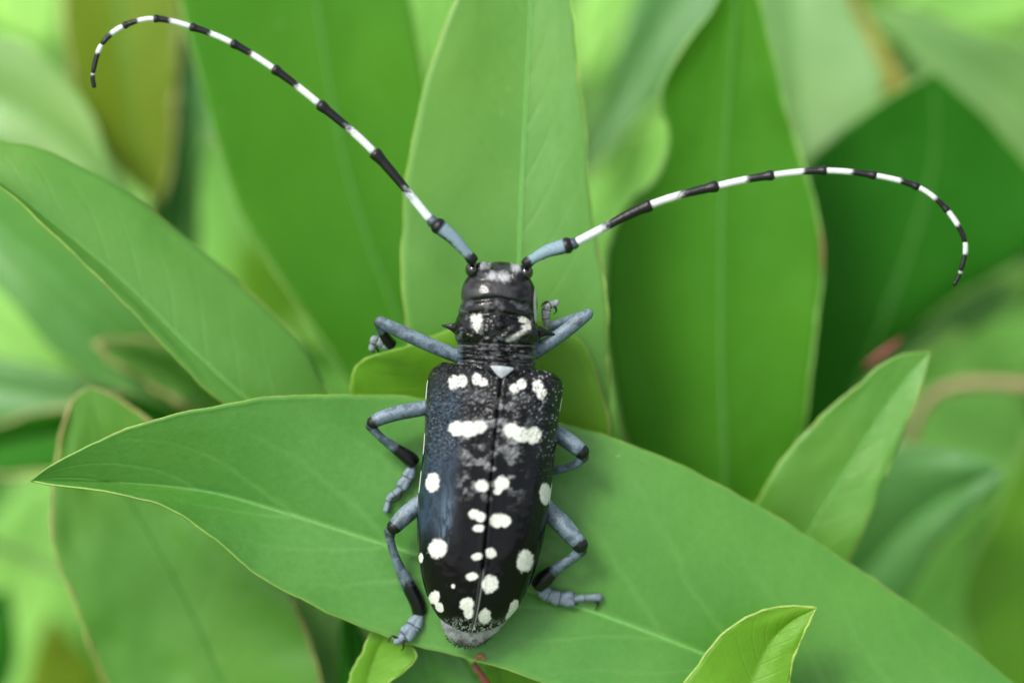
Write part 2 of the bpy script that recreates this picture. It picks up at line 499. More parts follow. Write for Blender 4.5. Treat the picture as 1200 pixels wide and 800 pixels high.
# --- shoot that carries the beetle's leaf
foreground = empty('leafy_shoot', W(1420, 1120, -60), 'near shoot at the lower right whose broad glossy leaf carries the beetle', 'leafy shoot', 'leafy shoots of one evergreen shrub')
leaf(foreground, LM['main'],
     [(1500, 1120, -60), (1440, 1010, -75), (1330, 915, -80), (1185, 800, -85), (1120, 748, -84), (1050, 697, -80), (950, 630, -78), (860, 577, -76), (790, 542, -74), (700, 509, -74), (600, 484, -74), (520, 471, -72), (450, 464, -64), (380, 463, -42), (300, 468, -20), (200, 487, -6), (120, 515, -5), (60, 545, -4), (36, 563, -12)],
     [(1500, 1120, -60), (1300, 980, -70), (1080, 870, -66), (900, 797, -62), (800, 757, -58), (700, 719, -56), (560, 672, -54), (440, 635, -54), (330, 600, -54), (240, 576, -48), (140, 566, -32), (70, 564, -18), (36, 563, -12)],
     [(1500, 1120, -60), (1300, 1080, -65), (1100, 990, -50), (900, 890, -36), (760, 838, -30), (640, 798, -30), (573, 778, -32), (500, 759, -34), (453, 744, -36), (400, 723, -36), (360, 705, -28), (310, 677, -16), (275, 650, -4), (240, 622, 6), (200, 597, 8), (150, 581, 4), (100, 573, -2), (60, 568, -8), (36, 563, -12)],
     label='broad mid green glossy leaf under the beetle, its tip pointing left', bulge=9, wave=4, margin=MARG, mr=0.9, rr=3.6, nv=200, nu=26, seed=1, rib=RIB, )
leaf(foreground, LM['young'],
     [(850, 960, 10), (790, 880, 20), (792, 820, 26), (818, 778, 30), (845, 746, 32), (880, 722, 30), (925, 711, 26), (957, 712, 22)],
     [(850, 960, 10), (860, 880, 18), (875, 820, 18), (890, 780, 16), (905, 750, 16), (930, 726, 20), (957, 712, 22)],
     [(850, 960, 10), (900, 900, 20), (920, 820, 24), (926, 785, 26), (934, 758, 26), (947, 733, 26), (957, 712, 22)],
     label='small yellow-green young leaf at the bottom edge, overlapping the big leaf', margin=MARG, mr=1.8, seed=2, rr=1.6, bulge=4,
     stalk=[(900, 1040, 0), (1060, 1110, -40)], rib=RIBD)
stem(foreground, [(1750, 1500, -300), (1600, 1250, -150), (1500, 1120, -62), (1380, 1090, -60), (1060, 1110, -45)], 16, 9, STEM)

# --- whorl behind the beetle
whorl = empty('leafy_shoot', W(640, 760, -260), 'shoot with a whorl of upright leaves fanning out behind the beetle', 'leafy shoot', 'leafy shoots of one evergreen shrub')
stem(whorl, [(640, 1500, -700), (630, 1100, -420), (640, 760, -260), (632, 700, -230)], 22, 12, STEM)
leaf(whorl, LM['soft'],
     [(640, 690, -200), (560, 600, -150), (505, 500, -120), (480, 400, -105), (472, 320, -100), (472, 260, -98), (478, 190, -96), (490, 125, -96), (510, 60, -96), (533, 5, -98), (560, -60, -100), (600, -140, -110)],
     [(640, 690, -200), (625, 600, -150), (612, 480, -116), (608, 380, -109), (610, 280, -106), (614, 180, -106), (619, 80, -106), (622, 0, -106), (618, -80, -108), (600, -140, -110)],
     [(640, 690, -200), (700, 600, -160), (716, 500, -120), (713, 400, -104), (709, 335, -98), (698, 285, -96), (690, 230, -94), (685, 160, -94), (676, 80, -94), (667, 0, -96), (645, -70, -100), (600, -140, -110)],
     label='tall pale green leaf standing upright right behind the head', margin=MARG, mr=1.3, seed=3, bulge=1, nv=110, nu=18, rr=3, rib=RIB, stalk=[(636, 720, -240)])
leaf(whorl, LM['young'],
     [(640, 640, -150), (560, 600, -120), (470, 540, -100), (425, 490, -88), (412, 462, -80), (413, 445, -72), (417, 430, -66), (426, 421, -62), (438, 417, -60)],
     [(640, 640, -150), (610, 560, -125), (570, 500, -108), (530, 460, -94), (480, 432, -76), (438, 417, -60)],
     [(640, 640, -150), (700, 580, -130), (713, 510, -110), (703, 455, -100), (690, 420, -94), (672, 395, -90), (620, 372, -88), (560, 375, -84), (515, 390, -78), (475, 406, -68), (438, 417, -60)],
     label='bright green notched leaf showing on both sides of the beetle below its head', margin=MARG, mr=1.1, seed=4, rr=2, bulge=3, wave=3, rib=RIBD, stalk=[(640, 700, -220)])
leaf(whorl, LM['deep'],
     [(600, 700, -230), (520, 610, -230), (445, 500, -230), (380, 402, -228), (330, 330, -228), (285, 252, -228), (256, 172, -228), (232, 85, -230), (215, 20, -232), (205, -60, -236), (215, -180, -250), (280, -300, -270)],
     [(600, 700, -230), (560, 590, -235), (500, 450, -235), (450, 330, -235), (412, 220, -235), (388, 110, -235), (370, 0, -236), (350, -120, -245), (280, -300, -270)],
     [(600, 700, -230), (590, 560, -230), (560, 420, -225), (535, 300, -222), (515, 200, -220), (502, 110, -220), (495, 65, -220), (483, 5, -222), (465, -60, -226), (400, -200, -250), (280, -300, -270)],
     label='large deep green upright leaf behind the left antenna', margin=MARGP, mr=1.6, seed=5, bulge=-3, wave=9, rr=3, nv=90, rib=RIBD, stalk=[(630, 720, -240)])
leaf(whorl, LM['deep'],
     [(850, 640, -230), (780, 600, -215), (732, 510, -205), (712, 420, -200), (708, 340, -198), (718, 275, -198), (738, 238, -198), (770, 208, -200), (783, 165, -200), (774, 112, -200), (800, 60, -202), (838, 5, -206), (865, -60, -210)],
     [(850, 640, -230), (850, 560, -215), (846, 460, -212), (845, 360, -210), (846, 240, -210), (852, 140, -210), (860, 40, -210), (865, -60, -210)],
     [(850, 640, -230), (910, 575, -215), (942, 505, -202), (948, 450, -198), (956, 390, -196), (964, 320, -196), (960, 262, -196), (943, 200, -196), (922, 130, -198), (905, 65, -202), (888, 0, -206), (865, -60, -210)],
     label='broad deep green upright leaf crossed by the right antenna', margin=MARGP, mr=2.0, seed=6, bulge=-3, wave=9, rr=3, nv=90, rib=RIBD, stalk=[(800, 720, -240), (650, 780, -265)])
leaf(whorl, LM['soft'],
     [(430, 560, -120), (340, 520, -105), (258, 470, -90), (200, 414, -78), (120, 330, -64), (50, 264, -54), (0, 220, -50), (-90, 160, -50), (-190, 120, -55)],
     [(430, 560, -120), (360, 520, -116), (287, 466, -106), (215, 400, -96), (150, 335, -87), (85, 280, -80), (20, 230, -76), (-80, 160, -72), (-190, 120, -55)],
     [(430, 560, -120), (415, 510, -130), (386, 462, -132), (352, 402, -126), (300, 348, -120), (222, 284, -112), (152, 226, -104), (82, 190, -98), (40, 173, -94), (0, 166, -92), (-90, 140, -80), (-190, 120, -55)],
     label='long pale green leaf slanting down from the left edge to the big leaf', margin=MARG, mr=1.0, seed=7, bulge=2, nv=90, rr=2.2, rib=RIB, stalk=[(520, 640, -180), (625, 720, -240)])
leaf(whorl, LM['soft'],
     [(850, 760, -190), (850, 660, -150), (888, 585, -130), (912, 545, -122), (950, 500, -116), (1000, 455, -112), (1035, 427, -110), (1062, 416, -110), (1091, 411, -110)],
     [(850, 760, -190), (910, 690, -152), (950, 622, -136), (990, 555, -128), (1030, 490, -120), (1062, 445, -114), (1091, 411, -110)],
     [(850, 760, -190), (960, 720, -150), (1000, 643, -130), (1022, 598, -122), (1050, 530, -114), (1066, 485, -110), (1079, 450, -108), (1091, 411, -110)],
     label='pointed pale green leaf rising above the big leaf at the right', margin=MARG, mr=1.0, seed=8, bulge=1, rr=2, rib=RIB, stalk=[(750, 780, -220), (650, 790, -270)])

# --- lower left shoot
low = empty('leafy_shoot', W(380, 1050, -260), 'shoot at the lower left holding the wide mottled leaf below the big leaf', 'leafy shoot', 'leafy shoots of one evergreen shrub')
leaf(low, LM['soft'],
     [(330, 1010, -230), (200, 920, -200), (125, 800, -180), (85, 700, -165), (65, 650, -158), (60, 600, -152), (64, 550, -148), (74, 500, -146), (88, 466, -144), (105, 453, -144)],
     [(330, 1010, -230), (290, 880, -200), (255, 790, -190), (215, 700, -180), (170, 620, -168), (130, 550, -158), (112, 500, -150), (105, 453, -144)],
     [(330, 1010, -230), (400, 920, -200), (378, 800, -170), (366, 760, -165), (345, 705, -160), (300, 630, -158), (240, 560, -154), (175, 494, -148), (135, 465, -146), (105, 453, -144)],
     label='wide mottled light green leaf at the lower left, partly under the big leaf', margin=MARGB, mr=1.8, seed=9, bulge=1, wave=14, nv=100, nu=18, rr=3, rib=RIBD, stalk=[(370, 1050, -250)])
leaf(low, LM['young'],
     [(430, 900, -60), (400, 850, -60), (408, 800, -58), (425, 765, -56), (440, 738, -54), (455, 735, -52)],
     [(430, 900, -60), (425, 850, -62), (430, 800, -62), (440, 765, -60), (450, 748, -56), (455, 735, -52)],
     [(430, 900, -60), (445, 850, -60), (453, 803, -52), (474, 785, -46), (487, 768, -44), (475, 754, -46), (455, 735, -52)],
     label='small bright folded leaf at the bottom edge by the hind left foot', margin=MARG, mr=1.3, seed=10, bulge=2, wave=1, rr=1.3, rib=RIBD, stalk=[(410, 1000, -160)])
leaf(low, LM['main'],
     [(560, 950, -120), (470, 900, -110), (440, 820, -100), (460, 750, -90), (480, 720, -90)],
     [(560, 950, -120), (520, 880, -115), (510, 820, -105), (500, 770, -95), (480, 720, -90)],
     [(560, 950, -120), (580, 880, -110), (572, 820, -100), (545, 770, -92), (480, 720, -90)],
     label='mid green leaf peeping out beneath the lower margin of the big leaf', seed=11, rib=RIBD, bulge=3, stalk=[(480, 1020, -220)])
leaf(low, LM['young'],
     [(620, 950, -130), (560, 900, -120), (555, 830, -110), (560, 780, -100), (575, 740, -95)],
     [(620, 950, -130), (600, 880, -120), (590, 830, -110), (585, 785, -100), (575, 740, -95)],
     [(620, 950, -130), (680, 900, -120), (690, 840, -110), (650, 780, -100), (575, 740, -95)],
     label='yellow-green leaf showing under the beetle tail at the bottom edge', seed=12, rib=RIBD, bulge=3, stalk=[(520, 1030, -220)])
stem(low, [(555, 777, -62), (563, 788, -70), (590, 830, -80), (640, 900, -160), (560, 1020, -240), (400, 1050, -260)], 3.5, 7, STEMR, name='side_stem', label='thin red stem under the tip of the beetle')
stem(low, [(500, 1500, -600), (420, 1200, -380), (380, 1050, -260), (365, 1040, -250)], 20, 12, STEM)
auto_leaf(low, LM['grey'], (470, 960), (330, 640), 150, -230, -260, label='grey-green blurred leaf below the big leaf left of the beetle foot', seed=13, stalk=[(430, 1030, -250)], rr=2)
auto_leaf(low, LM['dark'], (440, 940), (405, 700), 50, -200, -200, label='narrow dark leaf under the big leaf margin', seed=14, stalk=[(410, 1030, -250)], rr=2)

# --- upper left shoot, out of focus
upl = empty('leafy_shoot', W(-260, 420, -420), 'blurred shoot at the left edge with overlapping leaves pointing inwards', 'leafy shoot', 'leafy shoots of one evergreen shrub')
stem(upl, [(-500, 1500, -900), (-330, 800, -600), (-260, 420, -420), (-240, 150, -400), (-150, -250, -480)], 24, 10, STEM)
leaf(upl, LM['main'],
     [(-240, 150, -400), (-120, 250, -340), (0, 340, -300), (60, 408, -290), (120, 448, -290), (180, 470, -290), (240, 500, -300)],
     [(-240, 150, -400), (-100, 200, -340), (20, 290, -310), (100, 360, -300), (170, 430, -300), (240, 500, -300)],
     [(-240, 150, -400), (-60, 150, -330), (60, 200, -290), (160, 300, -280), (215, 390, -280), (240, 500, -300)],
     label='dim green leaf lying behind the slanting pale leaf at the left', seed=15, rib=RIBD, margin=MARGP)
leaf(upl, LM['soft'],
     [(300, 540, -330), (250, 500, -290), (215, 473, -270), (170, 446, -262), (135, 424, -258), (112, 403, -256)],
     [(300, 540, -330), (260, 480, -300), (200, 435, -280), (150, 413, -266), (112, 403, -256)],
     [(300, 540, -330), (290, 470, -300), (240, 420, -280), (190, 400, -268), (145, 397, -260), (112, 403, -256)],
     label='small leaf tip with a tan edge under the slanting pale leaf', margin=MARGB, mr=3.2, seed=16, rr=2, rib=RIBD, stalk=[(200, 700, -420), (-200, 560, -460)])
leaf(upl, LM['dark'],
     [(-260, 520, -420), (-120, 560, -350), (0, 556, -330), (100, 552, -320), (200, 540, -320), (280, 520, -325)],
     [(-260, 520, -420), (-100, 530, -360), (0, 520, -340), (100, 505, -330), (200, 505, -325), (280, 520, -325)],
     [(-260, 520, -420), (-100, 520, -350), (0, 498, -320), (40, 482, -315), (90, 474, -312), (150, 460, -312), (215, 455, -315), (280, 520, -325)],
     label='dark green blurred leaf with a tan upper edge at the left margin', margin=MARGB, mr=2.5, seed=17, rib=RIBD)
leaf(upl, LM['teal'],
     [(-220, 420, -420), (-100, 470, -380), (0, 500, -365), (80, 490, -360), (150, 480, -360), (200, 480, -360)],
     [(-220, 420, -420), (-100, 430, -390), (0, 455, -370), (80, 462, -365), (150, 470, -360), (200, 480, -360)],
     [(-220, 420, -420), (-100, 400, -390), (0, 418, -370), (60, 432, -365), (120, 445, -360), (200, 480, -360)],
     label='bluish green blurred leaf at the left edge above the dark leaf', seed=18, rib=RIB)
leaf(upl, LM['grey'],
     [(-230, 120, -420), (-100, 160, -350), (0, 190, -330), (80, 230, -320), (150, 270, -320), (200, 320, -330)],
     [(-230, 120, -420), (-100, 100, -360), (0, 120, -340), (80, 170, -330), (140, 230, -325), (200, 320, -330)],
     [(-230, 120, -420), (-110, 50, -350), (0, 42, -330), (55, 72, -320), (100, 125, -315), (135, 200, -315), (200, 320, -330)],
     label='grey-green blurred leaf at the top left behind the pale slanting leaf', seed=19, rib=RIB)
leaf(upl, LM['olive'],
     [(150, -250, -420), (85, -120, -400), (74, 0, -385), (80, 70, -380), (98, 135, -378), (130, 190, -378), (160, 218, -378), (186, 238, -380)],
     [(150, -250, -420), (140, -100, -410), (140, 0, -395), (148, 80, -388), (160, 160, -384), (186, 238, -380)],
     [(150, -250, -420), (200, -120, -400), (208, 0, -385), (207, 70, -380), (205, 130, -378), (201, 185, -378), (194, 220, -378), (186, 238, -380)],
     label='olive leaf hanging tip down at the top left behind the antenna tip', margin=MARGB, mr=2.5, seed=20, rib=RIBD, rr=3, bulge=2, stalk=[(60, -330, -450), (-140, -250, -475)])
leaf(upl, LM['teal'],
     [(170, 420, -440), (165, 320, -420), (180, 230, -405), (195, 150, -400), (205, 90, -400), (212, 45, -400)],
     [(170, 420, -440), (200, 320, -425), (220, 230, -412), (235, 150, -405), (235, 90, -402), (212, 45, -400)],
     [(170, 420, -440), (225, 320, -425), (232, 240, -412), (245, 165, -400), (288, 140, -396), (295, 105, -396), (270, 60, -398), (212, 45, -400)],
     label='bluish leaf with a rounded side at the top left beside the olive leaf', margin=MARGB, mr=2.2, seed=21, rib=RIB, stalk=[(60, 520, -480), (-220, 500, -470)])

# --- top right shoot
upr = empty('leafy_shoot', W(1260, -180, -420), 'blurred shoot at the top right with broad pale leaves', 'leafy shoot', 'leafy shoots of one evergreen shrub')
stem(upr, [(1700, 1500, -1100), (1560, 700, -800), (1380, 200, -560), (1260, -180, -420), (1080, -420, -400)], 24, 10, STEM)
leaf(upr, LM['grey'],
     [(960, -260, -420), (880, -150, -400), (868, -40, -385), (885, 60, -376), (900, 140, -372), (920, 200, -370), (945, 235, -370)],
     [(960, -260, -420), (940, -120, -410), (930, 0, -395), (932, 80, -388), (938, 160, -380), (945, 235, -370)],
     [(960, -260, -420), (990, -120, -400), (990, -20, -385), (1012, 40, -378), (1034, 90, -374), (1030, 150, -372), (990, 200, -370), (945, 235, -370)],
     label='pale green blurred leaf hanging between the two upright leaves at the top', seed=22, rib=RIB, bulge=2, stalk=[(1060, -400, -400)])
leaf(upr, LM['dark'],
     [(950, 600, -400), (880, 520, -380), (850, 400, -350), (880, 290, -335), (935, 205, -330), (990, 152, -325), (1040, 115, -322), (1078, 94, -320), (1094, 84, -320)],
     [(950, 600, -400), (985, 500, -380), (1030, 390, -355), (1070, 280, -345), (1095, 180, -335), (1094, 84, -320)],
     [(950, 600, -400), (975, 490, -390), (1045, 410, -370), (1120, 350, -360), (1200, 300, -350), (1235, 235, -345), (1165, 150, -335), (1110, 96, -322), (1094, 84, -320)],
     label='big dark green leaf with an angular tip behind the curve of the right antenna', margin=MARGP, mr=1.6, seed=23, rib=RIBD, rr=3, bulge=0, stalk=[(960, 760, -480), (1200, 900, -600), (1540, 760, -800)])
auto_leaf(upr, LM['main'], (1300, 225), (930, 480), 90, -430, -430, seed=70, rib=RIBD, rr=2, label='narrow grey-green blurred leaf along the lower side of the dark angular leaf', stalk=[(1420, 260, -600)])
leaf(upr, LM['grey'],
     [(1400, 420, -520), (1280, 290, -440), (1200, 200, -400), (1150, 146, -385), (1100, 92, -375), (1055, 45, -370), (1010, 8, -370)],
     [(1400, 420, -520), (1330, 260, -450), (1240, 160, -410), (1170, 100, -395), (1100, 55, -380), (1010, 8, -370)],
     [(1400, 420, -520), (1400, 230, -440), (1310, 120, -400), (1210, 62, -385), (1130, 35, -378), (1070, 10, -372), (1010, 8, -370)],
     label='broad pale leaf slanting out of the top right corner', margin=MARGP, mr=2.4, seed=24, rib=RIB, bulge=2, stalk=[(1480, 560, -700)])
stem(upr, [(975, -60, -440), (1000, 20, -440), (1025, 70, -440), (1050, 120, -445), (1060, 220, -470)], 16, 22, simple('stem_yellow', (0.50, 0.42, 0.08), 0.5), name='side_stem', label='yellowish blurred stalk at the top right')
leaf(upr, LM['teal'],
     [(900, -240, -460), (830, -160, -450), (770, -60, -440), (735, 20, -435), (715, 90, -430), (690, 150, -430), (680, 215, -430)],
     [(900, -240, -460), (850, -120, -455), (800, -20, -445), (760, 60, -440), (725, 130, -435), (680, 215, -430)],
     [(900, -240, -460), (890, -100, -450), (856, 0, -440), (810, 75, -435), (760, 130, -432), (715, 180, -430), (680, 215, -430)],
     label='bluish blurred leaf pointing down to the left at the top centre', seed=25, rib=RIB, bulge=2, stalk=[(1060, -400, -410)])

# --- right edge shoot
rgt = empty('leafy_shoot', W(1360, 760, -480), 'blurred shoot at the right edge with a tan arching stalk', 'leafy shoot', 'leafy shoots of one evergreen shrub')
stem(rgt, [(1500, 1500, -900), (1420, 1000, -620), (1360, 760, -480), (1340, 520, -440)], 22, 12, STEM)
leaf(rgt, LM['teal'],
     [(950, 760, -360), (930, 700, -330), (980, 600, -300), (1020, 540, -290), (1070, 519, -285), (1125, 528, -282), (1178, 548, -280)],
     [(950, 760, -360), (990, 700, -335), (1040, 640, -315), (1090, 595, -300), (1140, 565, -288), (1178, 548, -280)],
     [(950, 760, -360), (1030, 740, -330), (1070, 690, -305), (1100, 640, -295), (1140, 598, -285), (1168, 568, -282), (1178, 548, -280)],
     label='blue-green pointed leaf at the right behind the small pale leaf', seed=26, rib=RIB, bulge=8, margin=MARGP, stalk=[(1100, 900, -420), (1380, 860, -530)])
leaf(rgt, LM['young'],
     [(1260, 900, -420), (1190, 850, -390), (1150, 775, -380), (1131, 720, -375), (1140, 655, -372), (1168, 600, -370), (1196, 540, -370), (1225, 470, -375)],
     [(1260, 900, -420), (1230, 820, -395), (1210, 740, -385), (1205, 660, -380), (1210, 560, -376), (1225, 470, -375)],
     [(1260, 900, -420), (1300, 800, -395), (1300, 720, -385), (1290, 630, -378), (1260, 540, -375), (1225, 470, -375)],
     label='yellow-green upright leaf cut by the right edge at the bottom', seed=27, rib=RIBD, bulge=2, stalk=[(1380, 900, -550)])
leaf(rgt, LM['lime'],
     [(1240, 300, -420), (1150, 320, -430), (1060, 370, -430), (1000, 420, -430), (940, 480, -430)],
     [(1240, 300, -420), (1150, 345, -430), (1080, 390, -430), (1010, 440, -430), (940, 480, -430)],
     [(1240, 300, -420), (1170, 370, -430), (1100, 420, -430), (1020, 460, -430), (940, 480, -430)],
     label='light green blurred leaf above the small pale leaf at the right', seed=28, rib=RIB, stalk=[(1320, 400, -430)])
stem(rgt, [(1340, 520, -440), (1270, 470, -400), (1200, 452, -380), (1130, 450, -370), (1090, 466, -370), (1068, 510, -370), (1060, 580, -380)], 9, 5.5, STEMB, name='side_stem', label='tan arching stalk at the right')
Vb, Fb = tube([(1012, 430, -240), (1020, 424, -240), (1034, 414, -240), (1048, 404, -240), (1056, 396, -240)], [1.5, 3.2, 4.6, 3.4, 1.5], 10)
build('leaf_bud', WA(Vb), Fb, STEMR, rgt, label='red blurred bud above the small pale leaf')
# --- leaves farther back; their sunlit brightness is put into the lime colour
back = empty('background_shoot', W(300, 1000, -900), 'bright lime blurred shrub foliage shining through the gaps between the leaves', 'shrub')
stem(back, [(300, 1900, -1500), (300, 1000, -950), (350, 500, -900), (420, 0, -950)], 22, 10, STEM)
for i, (b, t, wd_, d) in enumerate([
        ((420, 480), (190, 120), 190, -800), ((-120, 330), (90, 430), 120, -700), ((-60, 900), (70, 540), 190, -650),
        ((160, 960), (120, 560), 170, -760), ((680, 320), (790, 120), 120, -700), ((820, -60), (670, 90), 130, -700),
        ((1290, -40), (1020, 40), 110, -700), ((1240, 560), (1050, 470), 130, -640), ((960, 760), (1170, 570), 60, -560),
        ((1080, 800), (1160, 640), 110, -600), ((20, -60), (60, 60), 100, -700), ((-40, 10), (110, 10), 60, -760),
        ((900, 620), (850, 500), 80, -640), ((1300, 470), (1140, 380), 100, -660), ((520, 90), (480, -60), 70, -600), ((60,200),(230,330),90,-760)]):
    auto_leaf(back, LM['lime'], b, t, wd_, d, d + 30, seed=30 + i, rib=RIB, rr=2, nv=30, nu=6, bend=8, label=None)
auto_leaf(back, LM['dark'], (-90, 860), (10, 690), 110, -420, -420, seed=60, nv=30, nu=6, label='dark leaf in the lower left corner')
auto_leaf(back, LM['dark'], (-80, 560), (60, 620), 60, -700, -700, seed=61, nv=30, nu=6)
auto_leaf(back, LM['olive'], (100, 980), (60, 720), 110, -560, -560, seed=62, nv=30, nu=6)
auto_leaf(back, LM['deep'], (700, 200), (730, 30), 40, -640, -640, seed=63, nv=30, nu=6)

mats_ = ['lime', 'lime', 'soft', 'deep', 'young', 'lime', 'teal']
for i in range(84):
    bx, by = random.uniform(-80, 1280), random.uniform(-60, 860)
    a_ = random.uniform(0, 2 * math.pi); ln = random.uniform(90, 210)
    d_ = -random.uniform(620, 860)
    auto_leaf(back, LM[mats_[i % 7]], (bx, by), (bx + ln * math.cos(a_), by + ln * math.sin(a_)), ln * random.uniform(0.3, 0.45), d_, d_ + random.uniform(-60, 60),
              seed=100 + i, rib=RIB, rr=1.2, mr=0.8, nv=20, nu=4, bend=random.uniform(-12, 12), roll=random.uniform(-0.5, 0.5))

# far foliage: nobody could count it
def far_foliage(n=1800):
    VV = []; FF = []; UVs = []; k = 0
    nv, nc = 7, 5
    gf = grid_faces(nv, nc)
    base_f = gf
    allf = []
    for i in range(n):
        w = -RNG.uniform(1450, 5000)
        s = (DIST - w * U) / DIST
        c = np.array([600 + RNG.uniform(-1300, 1300), 400 + RNG.uniform(-1000, 1000), w])
        ln = RNG.uniform(160, 480); wd_ = ln * RNG.uniform(0.25, 0.4)
        A = RNG.normal(size=(3, 3)); q, _ = np.linalg.qr(A)
        d, nn, up = q[:, 0], q[:, 1], q[:, 2]
        g = []; uvv = []
        for a in np.linspace(0, 1, nv):
            hw = wd_ * 0.5 * math.sin(math.pi * min(1, a ** 0.8)) ** 0.8 if 0 < a < 1 else 0
            for b in np.linspace(-1, 1, nc):
                p = d * ln * (a - 0.5) + nn * hw * b + up * (abs(b) * hw * 0.35 - (a - 0.5) ** 2 * ln * 0.4)
                g.append(p); uvv.append(((b + 1) / 2, a))
        g = np.array(g)
        wc = W(c[0] , c[1], 0) - ORG
        cw = ORG + wc * s - FW * w * U
        g = cw + (g[:, :1] * RT + g[:, 1:2] * UPV + g[:, 2:] * -FW) * U * 1.15
        if g[:, 2].min() < 1: continue
        VV.append(g); UVs.append(np.array(uvv)); allf.append(base_f + k); k += len(g)
    o = build('foliage', np.vstack(VV), np.vstack(allf), LM['lime'], uv=np.vstack(UVs))
    for k in ('soft', 'grey', 'deep', 'teal', 'dark'): o.data.materials.append(LM[k])
    pick = RNG.choice(6, size=len(allf), p=[0.38, 0.17, 0.12, 0.13, 0.10, 0.10])
    o.data.polygons.foreach_set('material_index', np.repeat(pick, len(base_f)).astype(np.int32))
    sm = o.modifiers.new('thickness', 'SOLIDIFY'); sm.thickness = 0.03; sm.offset = 0
    tag(o, 'mass of far blurred light green shrub leaves', 'foliage', kind='stuff')
far_foliage()

# ------------------------------------------------------------------ the beetle
SHELL = painted('wing_case_shell', bump=0.015, scale=45, spec=0.19, coat=0.0)
SKIN = painted('beetle_cuticle', bump=0.08, scale=40, spec=0.30, coat=0.0)
HAIRY = painted('beetle_limb', bump=0.4, scale=70, spec=0.35)
GLOSS = simple('beetle_eye_black', (0.006, 0.006, 0.007), 0.15, 0.6, bump=0.1, scale=80, coat=0.5)
CLAW = simple('claw_black', (0.010, 0.009, 0.010), 0.25, 0.5)
BLACK = np.array([0.0030, 0.0030, 0.0034]); WHITE = np.array([0.56, 0.57, 0.52]); GREY = np.array([0.19, 0.20, 0.21]); BLUE = np.array([0.112, 0.162, 0.200])

beetle = empty('longhorn_beetle', W(570, 600, -48), 'glossy black longhorn beetle with white spots and banded antennae clinging to the broad leaf', 'beetle')

def sm(e0, e1, x):
    t = np.clip((x - e0) / (e1 - e0), 0, 1)
    return t * t * (3 - 2 * t)

# body: stations (left x,y) (right x,y) (crest x,y) top height, belly depth
ST = [
    ((575, 316), (598, 318), (586, 317), 0, 6), ((566, 313), (608, 316), (586, 317), 14, 16),
    ((553, 319), (619, 323), (586, 321), 25, 24), ((545, 328), (626, 334), (585.5, 329), 31, 28), ((541, 338), (629, 345), (585, 338), 35, 30),
    ((540, 348), (630, 355), (584.5, 345), 37, 30), ((541, 354), (630, 360), (584.5, 349), 34, 30),
    ((539, 358), (629, 366), (584, 353), 37, 30), ((537, 365), (629, 372), (584, 362), 38, 30), ((537, 369), (629, 377), (584, 367), 35, 30),
    ((534, 374), (631, 382), (585, 373), 41, 30), ((532, 385), (634, 391), (585, 385), 46, 30), ((533, 396), (632, 402), (585.5, 397), 44, 30),
    ((536, 403), (629, 409), (586, 404), 38, 30), ((535, 409), (629, 415), (586, 410), 41, 30), ((536, 413), (628, 419), (586, 414), 38, 30),
    ((535, 419), (629, 425), (586.5, 419), 41, 30), ((536, 425), (628, 431), (587, 426), 37, 30),
    ((516, 445), (645, 455), (586, 447), 38, 32), ((508, 475), (650, 485), (583, 482), 42, 36), ((503, 540), (643, 545), (577, 543), 44, 38),
    ((498, 620), (632, 620), (570, 620), 40, 36), ((505, 680), (615, 680), (563, 680), 30, 30), ((514, 708), (604, 708), (559, 708), 22, 24),
    ((516, 727), (594, 727), (555, 728), 12, 18), ((522, 743), (582, 741), (552, 742), 6, 12), ((532, 753), (565, 753), (548, 753), 0, 8), ((539, 758), (557, 758), (548, 758), -3, 2)]

def full_loft(ST, n=220, ns=64):
    A = spl([(*s[0], *s[1], *s[2], s[3], s[4]) for s in ST], n)
    th = np.linspace(0, 2 * math.pi, ns, endpoint=False)
    V = []
    for a in A:
        L, R, C, h, hb = a[0:2], a[2:4], a[4:6], a[6], a[7]
        B = (L + R) / 2
        for t in th:
            s, c = math.sin(t), math.cos(t)
            E = R if s > 0 else L
            q = abs(s) ** 0.86
            Cn = C if c > 0 else B
            p = Cn + (E - Cn) * q
            z = h * abs(c) ** 0.8 if c > 0 else -hb * abs(c) ** 0.8
            V.append((p[0], p[1], z))
    V = np.array(V)
    F = grid_faces(n, ns, True).tolist()
    k = len(V)
    V = np.vstack([V, V[:ns].mean(0), V[-ns:].mean(0)])
    for j in range(ns):
        F.append([k, (j + 1) % ns, j]); F.append([k + 1, (n - 1) * ns + j, (n - 1) * ns + (j + 1) % ns])
    return V, F

parts = [full_loft(ST)]
# antennal tubercles, side spines, dorsal knob, jaws under the front of the head
parts.append(tube(spl([(572, 334, 12), (567, 322, 18), (564, 307, 20)], 10), [14, 13.5, 13, 12, 11, 10, 9, 8, 7, 5.0], 14))
parts.append(tube(spl([(603, 336, 12), (607, 324, 18), (609, 310, 20)], 10), [14, 13.5, 13, 12, 11, 10, 9, 8, 7, 5.0], 14))
parts.append(tube(spl([(566, 312, 16), (575, 320, 18), (586, 324, 18), (597, 321, 18), (607, 314, 16)], 12), [6, 7, 7.5, 8, 8, 8, 8, 8, 8, 7.5, 7, 6], 12))
parts.append(tube(spl([(548, 390, 8), (533, 384, 8), (517, 381, 6)], 10), [13, 12, 10.5, 9, 7, 5.5, 4, 2.8, 1.8, 1.0], 12))
parts.append(tube(spl([(618, 392, 8), (634, 389, 8), (651, 392, 6)], 10), [13, 12, 10.5, 9, 7, 5.5, 4, 2.8, 1.8, 1.0], 12))
parts.append(ball((586, 381, 42), (7, 6, 8)))
parts.append(ball((563, 390, 36), (9, 7, 8)))
parts.append(ball((608, 392, 36), (9, 7, 8)))
parts.append(ball((586, 318, -12), (26, 12, 22)))
